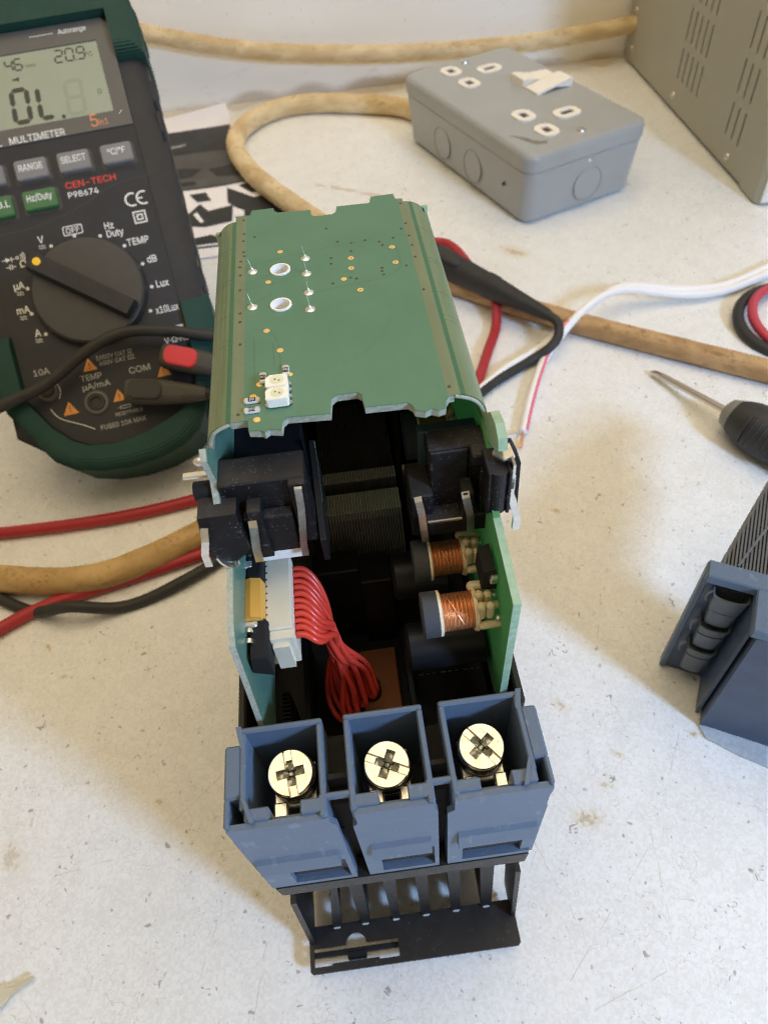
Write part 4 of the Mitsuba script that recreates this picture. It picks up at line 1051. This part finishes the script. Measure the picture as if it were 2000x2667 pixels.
for cu, cz, f in ((-19.5, 13.8, 'long'), (12.5, 13.2, 'long'), (2.6, 13.4, 'short')):
    kk = knock(cu, cz, 8.2, f)
    sadd('knockout', kk, 'm_box_grey', SBX)
    rim_ = []
    for i in range(33):
        t = 2 * math.pi * i / 32
        rim_.append((8.35 * math.cos(t), 8.35 * math.sin(t)))
    q = sweep(np.array([(cu + a, -35.0 + .045 * (13.5 - (cz + b)) * 0, cz + b) if f == 'long' else (62.0, cu + a, cz + b) for a, b in rim_]), .16, 6)
    sadd('knockout_groove', q, 'm_groove_shade', SBX)  # dark ring painting the shading of the round groove
sadd('rivet', trimesh.creation.icosphere(2, 1).apply_scale((.5, 1.7, .9)).apply_translation((62.7, 1.6, 25.6)), 'm_tin', SBX, True)
sadd('hole', trimesh.creation.icosphere(2, 1).apply_scale((1.1, .35, 1.1)).apply_translation((42.6, -35.3, 16.0)), 'm_inside_dark', SBX, True)
for eu in (-38.2, 33.6):
    for du, dn, hx, hy, sx, sy in ((-9.8, -12.4, 6.6, 5.3, 2.9, 1.9), (10.4, -12.7, 6.6, 5.3, 2.9, 1.9), (0, 7.0, 5.3, 7.2, 1.9, 3.6)):
        cx, cy = eu + du, dn
        o = Polygon(rrect(hx, hy, 4.6, 6, cx, cy)).difference(Polygon(rrect(sx, sy, .3, 2, cx, cy)))
        k = sadd('pin_hole', bevel_ext(o, 36.0, 37.5, .35), 'm_switch', LID)
        sadd('slot', ext(sbox(cx - sx, cy - sy, cx + sx, cy + sy), 36.4, 36.75), 'm_hole', k)
for e0_, up in ((-16.8, 0), (-3.4, 1)):
    e0_ += 0
    n0, n1 = 7.0, 29.6
    prof_ = [(n0, 36.5), (n0, 40.6), (n0 + 1.6, 41.2), (n0 + 11, 38.8), (n1, 38.0), (n1, 36.5)]
    if up:
        prof_ = [(n0, 36.5), (n0, 38.0), (n1 - 11, 38.8), (n1 - 1.6, 41.2), (n1, 40.6), (n1, 36.5)]
    wdt = 11.6
    e0u = e0_ if not up else -3.6
    sw = cat(hull([(x, n, z) for x, dz in ((e0u, -.3), (e0u + .7, 0), (e0u + wdt - .7, 0), (e0u + wdt, -.3)) for n, z in [(n, z + (dz if z > 37 else 0)) for n, z in prof_[:4]]]), hull([(x, n, z) for x, dz in ((e0u, -.3), (e0u + .7, 0), (e0u + wdt - .7, 0), (e0u + wdt, -.3)) for n, z in [(n, z + (dz if z > 37 else 0)) for n, z in ([prof_[0]] + prof_[3:] if not up else prof_[2:])]]))
    sadd('rocker_switch', sw, 'm_switch', LID)
for cx, cy in ((-56.2, 1.6), (53.0, 1.2)):
    h_ = m3.Manifold.cylinder(1.0, 2.7, 2.3, 40) - to_man(bx(-3, 3, -.4, .4, .5, 2))
    sadd('screw', move(man(h_), cx, cy, 36.6), 'm_tin', LID)
st = Polygon([(38.5, -30.5), (41, -28.6), (45.5, -27.5), (50, -26.2), (53.4, -24.4), (54.8, -20.6), (53, -18.6), (51.6, -21.6), (48.6, -24), (44, -25.4), (40, -28.2)]).buffer(.3)
sadd('stain', ext(st, 36.7, 36.74), 'm_soot', LID)

# ------------------------------------------------------------------ vented metal cabinet at the right
PS = thing('instrument_cabinet', 'tall grey-beige metal cabinet with vent slots at the right edge', 'instrument')
Y0, Y1, ZT, X0 = 322.6, 520, 190, 217.0
Y1 = 507.5
side = sbox(Y0, 2.2, Y1, ZT)
holes = []
for i in range(5):
    for k in range(6):
        holes.append(Polygon(rrect(.78, 8.1, .7, 3, 392.7 + 7.05 * i, 25.8 + 20.0 * k)))
for i in range(5):
    for k in range(8):
        holes.append(Polygon(rrect(.78, 8.1, .7, 3, 336.2 - 14.2 * 0 + 7.3 * (i - 0) if i < 3 else -999, 23.5 + 20.2 * k)))
holes = [h_ for h_ in holes if h_.centroid.x > 0]
panel = side.difference(unary_union(holes))
add('side_panel', ext(panel, X0, X0 + 1.2, 'yz'), 'm_supply', PS)
add('interior', bx(X0 + 6, 330, Y0 - 2, Y1 - 1, 2.4, ZT - 2), 'm_inside_dark', PS)
add('front_frame', hull([(x, y, z) for x, y in ((X0 - .35, Y0 - .4), (X0 - .35, 306), (X0 + 1.2, 303.2), (332, 303.2), (332, Y0 - .4)) for z in (1.0, ZT)]), 'm_supply', PS)
FP = add('front_panel', bx(X0 + 1.6, 332, 301.6, 303.1, 1.8, ZT, .5), 'm_supply_front', PS)
for i, (x, z) in enumerate(((221.0, 12.4), (224.6, 12.4), (221.0, 8.8), (224.4, 8.8))):
    add('terminal_mark', move(ext([(x - 1.2, z - .9), (x + 1.2, z - .9), (x, z + 1.2)] if i != 3 else Point(x, z).buffer(1.1), 0, .1, 'xz'), 0, 301.5, 0), 'm_hole', FP)
for y, z in ((500.0, 30.5), (497.0, 9.6), (421.4, 8.3), (342.6, 5.9 + 1)):
    k = add('screw', xf(lathe((0, 0, 0), (0, 0, 2), [(0, 2.3), (.6, 2.0), (1.1, 1.0), (1.15, .1)], 24), np.array([[0, 0, -1, X0], [1, 0, 0, y], [0, 1, 0, z], [0, 0, 0, 1.]])), 'm_steel', PS, 35)
for y in (318, 498):
    add('rubber_foot', bx(X0 + 8, X0 + 22, y - 7, y + 7, 0, 2.3, .5), 'm_black_matt', PS)

# ------------------------------------------------------------------ printed leaflet behind the multimeter
LF = thing('leaflet', 'black and white printed leaflet lying behind the multimeter, its top edge curling up', 'leaflet')
lo, lu, lv = np.array((0., 0.)), np.array((1., 0.)), np.array((0., 1.))


def lz(s, t):
    return .8 + .5 * math.sin(s * .09 + 1) * math.sin(t * .06) + (max(0, t - 474) / 18) ** 2 * 9 * (.3 + .7 * min(max((s + 110) / 45, 0), 1))


def leaf(poly, dz, name, m, parent=LF, th=.05):
    """patch of the sheet following its curl; poly in sheet coordinates (s along the short side, t along the long side)"""
    poly = Polygon(poly) if not hasattr(poly, 'exterior') else poly
    pts, cells = [], []
    x0, y0, x1, y1 = poly.bounds
    g = []
    st_ = 9.0
    for i in np.arange(math.floor(x0 / st_) * st_, x1, st_):
        for j in np.arange(math.floor(y0 / st_) * st_, y1, st_):
            q = poly.intersection(sbox(i, j, i + st_, j + st_))
            g += [w for w in getattr(q, 'geoms', [q]) if w.geom_type == 'Polygon' and w.area > .01]
    ms = []
    for w in g:
        v, f = trimesh.creation.triangulate_polygon(w, engine='earcut')
        P = np.array([[*(lo + lu * s + lv * t), lz(s, t) + dz] for s, t in v])
        ms.append(tm(P, f))
    return add(name, cat(*ms), m, parent)


S0 = -135
leaf([(S0, 314), (-20, 320), (-20, 362), (-26, 372), (-36, 396), (-52, 474), (-56, 491), (-100, 488), (S0, 486)], 0, 'sheet', 'm_paper')
leaf([(S0, 389), (-38, 394.6), (-54.6, 475.8), (-98, 472.5), (S0, 470)], .3, 'printed_band', 'm_ink')
leaf([(S0, 390), (-39, 395.2), (-46, 437), (S0, 440)], .5, 'printed_picture', 'm_ink_grey')
leaf([(-66, 415), (-61, 405.6), (-44, 402), (-46, 414), (-52, 418)], .7, 'printed_picture', 'm_ink')
leaf([(-90, 405), (-76, 408), (-70, 416), (-84, 420), (-94, 414)], .7, 'printed_picture', 'm_ink')
leaf([(-84, 396), (-72, 398), (-74, 402), (-84, 401)], .7, 'printed_picture', 'm_ink')
for q in ([(-76, 387), (-66.7, 388), (-63, 377.3), (-71, 377.2)], [(-54.5, 390.3), (-38.9, 374.5), (-29.5, 375.3), (-22, 366.5), (-22, 340), (-44, 340), (-44, 358), (-50.3, 367.9), (-53.6, 372.8)],
          [(-75.4, 363.8), (-69.3, 374.6), (-64.2, 365.1), (-50.4, 368.9), (-50.6, 350.7), (-65.1, 347.4), (-74.2, 350.6), (-70.9, 337), (-61, 338.6), (-52, 330), (-84, 330), (-84, 364)], [(-90, 390), (-80, 388), (-82, 376), (-92, 372)]):
    leaf(q, .3, 'printed_picture', 'm_ink')
leaf([(-47.5, 390.8), (-40, 380.1), (-36.8, 380.4), (-41.6, 389.3), (-36, 384), (-34, 386), (-43, 393)], .3, 'printed_picture', 'm_ink')
leaf([(-72.3, 362), (-70.4, 364.6), (-65.7, 352.5), (-67.7, 352)], .6, 'printed_picture', 'm_paper')
leaf([(-50.2, 366), (-43.8, 360), (-44.4, 355), (-50.4, 355)], .6, 'printed_picture', 'm_paper')
leaf([(-79, 359), (-74, 358), (-73, 352), (-79, 350)], .6, 'printed_picture', 'm_paper')
leaf([(-90, 326.8), (-40, 326), (-40, 327.6), (-90, 328.4)], .3, 'printed_line', 'm_ink')
tx = text('achievement', 2.6, .02, True, 14)
tx.vertices = np.array([[s - 96, t + 449.5 + .12 * s, lz(s - 96, t + 449) + .45] for s, t, _ in tx.vertices])
add('lettering', tx, 'm_print', LF)

# ------------------------------------------------------------------ white twin wire
WW = thing('white_twin_wire', 'white twin wire crossing the brown cable, one core stripped to bare copper at its end', 'wire')
add('core', tube([(290, 262, 2.6), (240, 256, 2.6), (196.5, 243.2, 2.6), (174.2, 234.6, 2.8), (156, 232.4, 4), (138, 233.8, 7), (122, 232.6, 10.8), (107, 225.5, 10.9), (94, 216.4, 6), (83.1, 204.5, 2.6), (75.7, 191.3, 2.4), (69, 176.6, 2.2), (64.2, 164.4, 2.0)], 1.75, 150, 12), 'm_white_wire', WW, True)
add('core', tube([(290, 264.6, 2.8), (240, 258.8, 2.8), (195.6, 246.4, 2.8), (174, 237.8, 3.0), (156.2, 235.8, 4.4), (139, 236.6, 7.2), (124, 234.8, 10.8), (111, 227.8, 11), (97, 219.6, 7), (82, 210.5, 3.0), (67.9, 202.8, 2.4), (60.2, 197, 2.4), (50, 188, 2.4)], 1.75, 150, 12), 'm_white_wire', WW, True)
add('pink_stripe', tube([(96.5, 219.6, 8.6), (90.2, 213.8, 6.3), (84.4, 205.0, 4.3), (77.2, 191.0, 3.7), (70.5, 176.3, 3.4), (65.6, 164.4, 3.2)], .62, 60, 8), 'm_pink', WW, True)
add('bare_copper', cat(*[tube([(64.4, 164.8, 2.0), (62.9 + .3 * math.cos(i * 2.1), 161 + .2 * math.sin(i), 1.9 + .3 * math.sin(i * 2.1)), (61.3 + .55 * math.cos(i * 1.9 + 1), 157.6 + .4 * math.sin(i * 3), 1.5 + .3 * math.sin(i * 1.9))], .36, 12, 6) for i in range(6)]), 'm_copper', WW, True)

# ------------------------------------------------------------------ black and red leads coiled at the right edge
CL = thing('coiled_lead', 'loop of black and crimson leads at the right edge above the screwdriver', 'lead')
def loop(cx, cy, rx, ry, z, n=40):
    return [(cx - rx * math.cos(t), cy + ry * math.sin(t), z + 1.0 * math.sin(t * 2)) for t in np.linspace(-2.5, 2.5, n)]
add('cable', sweep(np.array(loop(196, 207, 28.5, 25, 2.4)), 2.35, 12), 'm_lead_black', CL, True)
add('cable', sweep(np.array(loop(196.4, 206, 23.6, 24, 4.2)), 2.0, 12), 'm_loop_red', CL, True)

# ------------------------------------------------------------------ screwdriver
SD = thing('screwdriver', 'flat screwdriver with a black grip lying at the right edge of the bench', 'screwdriver')
h0, h1, tp = np.array((137.2, 156.6, 8.0)), np.array((164, 110, 9.5)), np.array((122.9, 188.8, 2.0))
hd = (h1 - h0) / np.linalg.norm(h1 - h0)
add('shaft', cat(cyl(h0 + hd * 1, tp + (h0 - tp) * .14, 1.3, 1.3, 18), hull(np.vstack([np.array([(dx, dy, dz) for dx in (-1.15, 1.15) for dy in (0,) for dz in (-.8, .8)]) @ np.eye(3) + tp + (h0 - tp) * .14, np.array([(dx, 0, dz) for dx in (-1.35, 1.35) for dz in (-.3, .3)]) + tp]))), 'm_steel', SD, 35)
hp = [(0, 1.5), (.3, 3.4), (1.2, 4.9), (3.5, 5.9), (5.0, 6.2)]
add('collar', sweep_fixed([(h0 + hd * t, r) for t, r in hp], hd, 32), 'm_handle_grey', SD, 40)
hp = [(4.4, 6.25), (6, 7.0), (9.5, 8.2), (15, 9.1), (22, 8.9), (30, 7.6), (36, 7.2), (48, 8.6), (52, 7), (53, .2)]
add('grip', sweep_fixed([(h0 + hd * t, r) for t, r in hp], hd, 40), 'm_handle', SD, 40)
sd_n = np.cross(hd, [0, 0, 1.])
sd_n /= np.linalg.norm(sd_n)
for i in range(8):
    q = h0 + hd * (12 + i * 2.2)
    add('grip_rib', tube([q + (sd_n * math.cos(t) * 9.0 + np.cross(sd_n, hd) * math.sin(t) * 9.0) * (1 if i < 4 else .985) for t in np.linspace(-.2, 1.1, 8)], .42, 12, 6), 'm_handle', SD, True)

# ------------------------------------------------------------------ blue-grey cover at the right
CV = thing('terminal_cover', 'blue-grey plastic cover with a finned grille standing at the right edge', 'cover')
cq = math.radians(-29)
CM = np.array([[math.cos(cq), -math.sin(cq), 0, 82.0], [math.sin(cq), math.cos(cq), 0, 66.4], [0, 0, 1, 0], [0, 0, 0, 1.]])


def cadd(name, mesh, m, parent=CV, smooth=False, **k):
    return add(name, xf(mesh, CM), m, parent, smooth, **k)


cadd('frame', cat(bx(0, 44, -3.9, 1.2, 47.5, 50.6, .35), bx(-.2, 1.3, -2.0, 1.2, 0.2, 50, .3), bx(11.2, 44, -15.6, -3.6, 47.4, 50.5, .35), bx(0, 44, .2, 1.2, .2, 48)), 'm_blue')
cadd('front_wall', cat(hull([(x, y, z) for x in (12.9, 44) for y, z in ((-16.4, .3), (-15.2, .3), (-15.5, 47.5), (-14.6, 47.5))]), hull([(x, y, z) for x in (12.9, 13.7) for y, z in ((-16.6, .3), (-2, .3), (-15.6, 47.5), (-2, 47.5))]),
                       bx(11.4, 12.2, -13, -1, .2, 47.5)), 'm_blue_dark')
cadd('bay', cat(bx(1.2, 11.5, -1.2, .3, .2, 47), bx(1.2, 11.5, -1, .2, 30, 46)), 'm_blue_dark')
def tub(w, dep, h, taper_):
    """open D-shaped cup: flat back, bowed front"""
    def ring(k, z, inset=0):
        W = w * k - inset
        a = np.linspace(0, math.pi, 13)
        front = [(-W * math.cos(t), -(dep * k - inset) * math.sin(t) ** .24) for t in a]
        return [(x, y, z) for x, y in front] + [(x, 0, z) for x in np.linspace(W * .8, -W * .8, 7)]
    outer = [ring(taper_, 0), ring(1, h)]
    return cat(loft([ring(taper_, 0), ring(1, h), ring(1, h, .45), ring(taper_, .6, .45)]))


for i, (zc, w, h) in enumerate(((38.6, 4.3, 6.4), (32.0, 3.5, 6.4), (27.4, 3.9, 3.6), (20.4, 3.4, 6.6), (15.8, 3.8, 3.6), (7.0, 3.3, 8.4))):
    cadd('cup', move(tub(w, 4.6 if i % 2 == 0 else 4.0, h, .86), 7.1, -1.3, zc), 'm_cup', smooth=35)
    if i % 2 == 0:
        cadd('hook', strip([(2.9, -3.4, zc + h + .6), (2.2, -3.6, zc + h - .4), (1.8, -3.8, zc + h - 2.2), (2.2, -4, zc + h - 3.6)], 1.3, .45, 14, (0, 1, 0)), 'm_cup')
for i in range(34):
    p = 3.4 + i * .82
    L = 3 + 2.4 * i if i < 14 else 36 + (i - 14) * .8
    cadd('grille_fin', bx(p, p + .46, 1.0, 1.2 + L * 1.25, 40, 49.4), 'm_grille')
cadd('grille_back', cat(*[bx(3.4 + i * .82, 4.3 + i * .82, 1.0, 1.0 + (3 + 2.4 * i if i < 14 else 36) * 1.2, 36, 39.5) for i in range(0, 34, 1)]), 'm_inside_dark')
cadd('foot_flange', hull([(x, y, z) for x, y in ((12.6, -16.4), (15, -19.8), (24, -21.6), (44, -23.4), (44, -16)) for z in (.1, .8)]), 'm_clear_grey')
cadd('thread', tube([(6.4, 1.2, 50.6), (9.5, 9, 52.5), (15, 22, 54), (24, 42, 56)], .3, 24, 6), 'm_grille')

# ------------------------------------------------------------------ dry flake, front left
fl = Polygon([(-112, 3.0), (-103, 6.6), (-98.2, 6.8), (-95.2, 7.4), (-91.5, 8.2), (-91.0, 7.6), (-93.5, 6.4), (-96.2, 4.8), (-97.8, 2.8), (-99.5, 1.8), (-103, 0), (-112, -4)])
fm = ext(fl, 0, .35)
fm = fm.subdivide().subdivide()
v_ = fm.vertices.copy()
v_[:, 2] += .5 + .9 * meshkit.noise(v_ * (.3, .3, 0)) + .25 * np.sin(v_[:, 0] * .8)
fm.vertices = v_
add('dry_flake', fm, 'm_flake', None, 30, 'pale dry flake at the left front edge of the bench', 'flake')
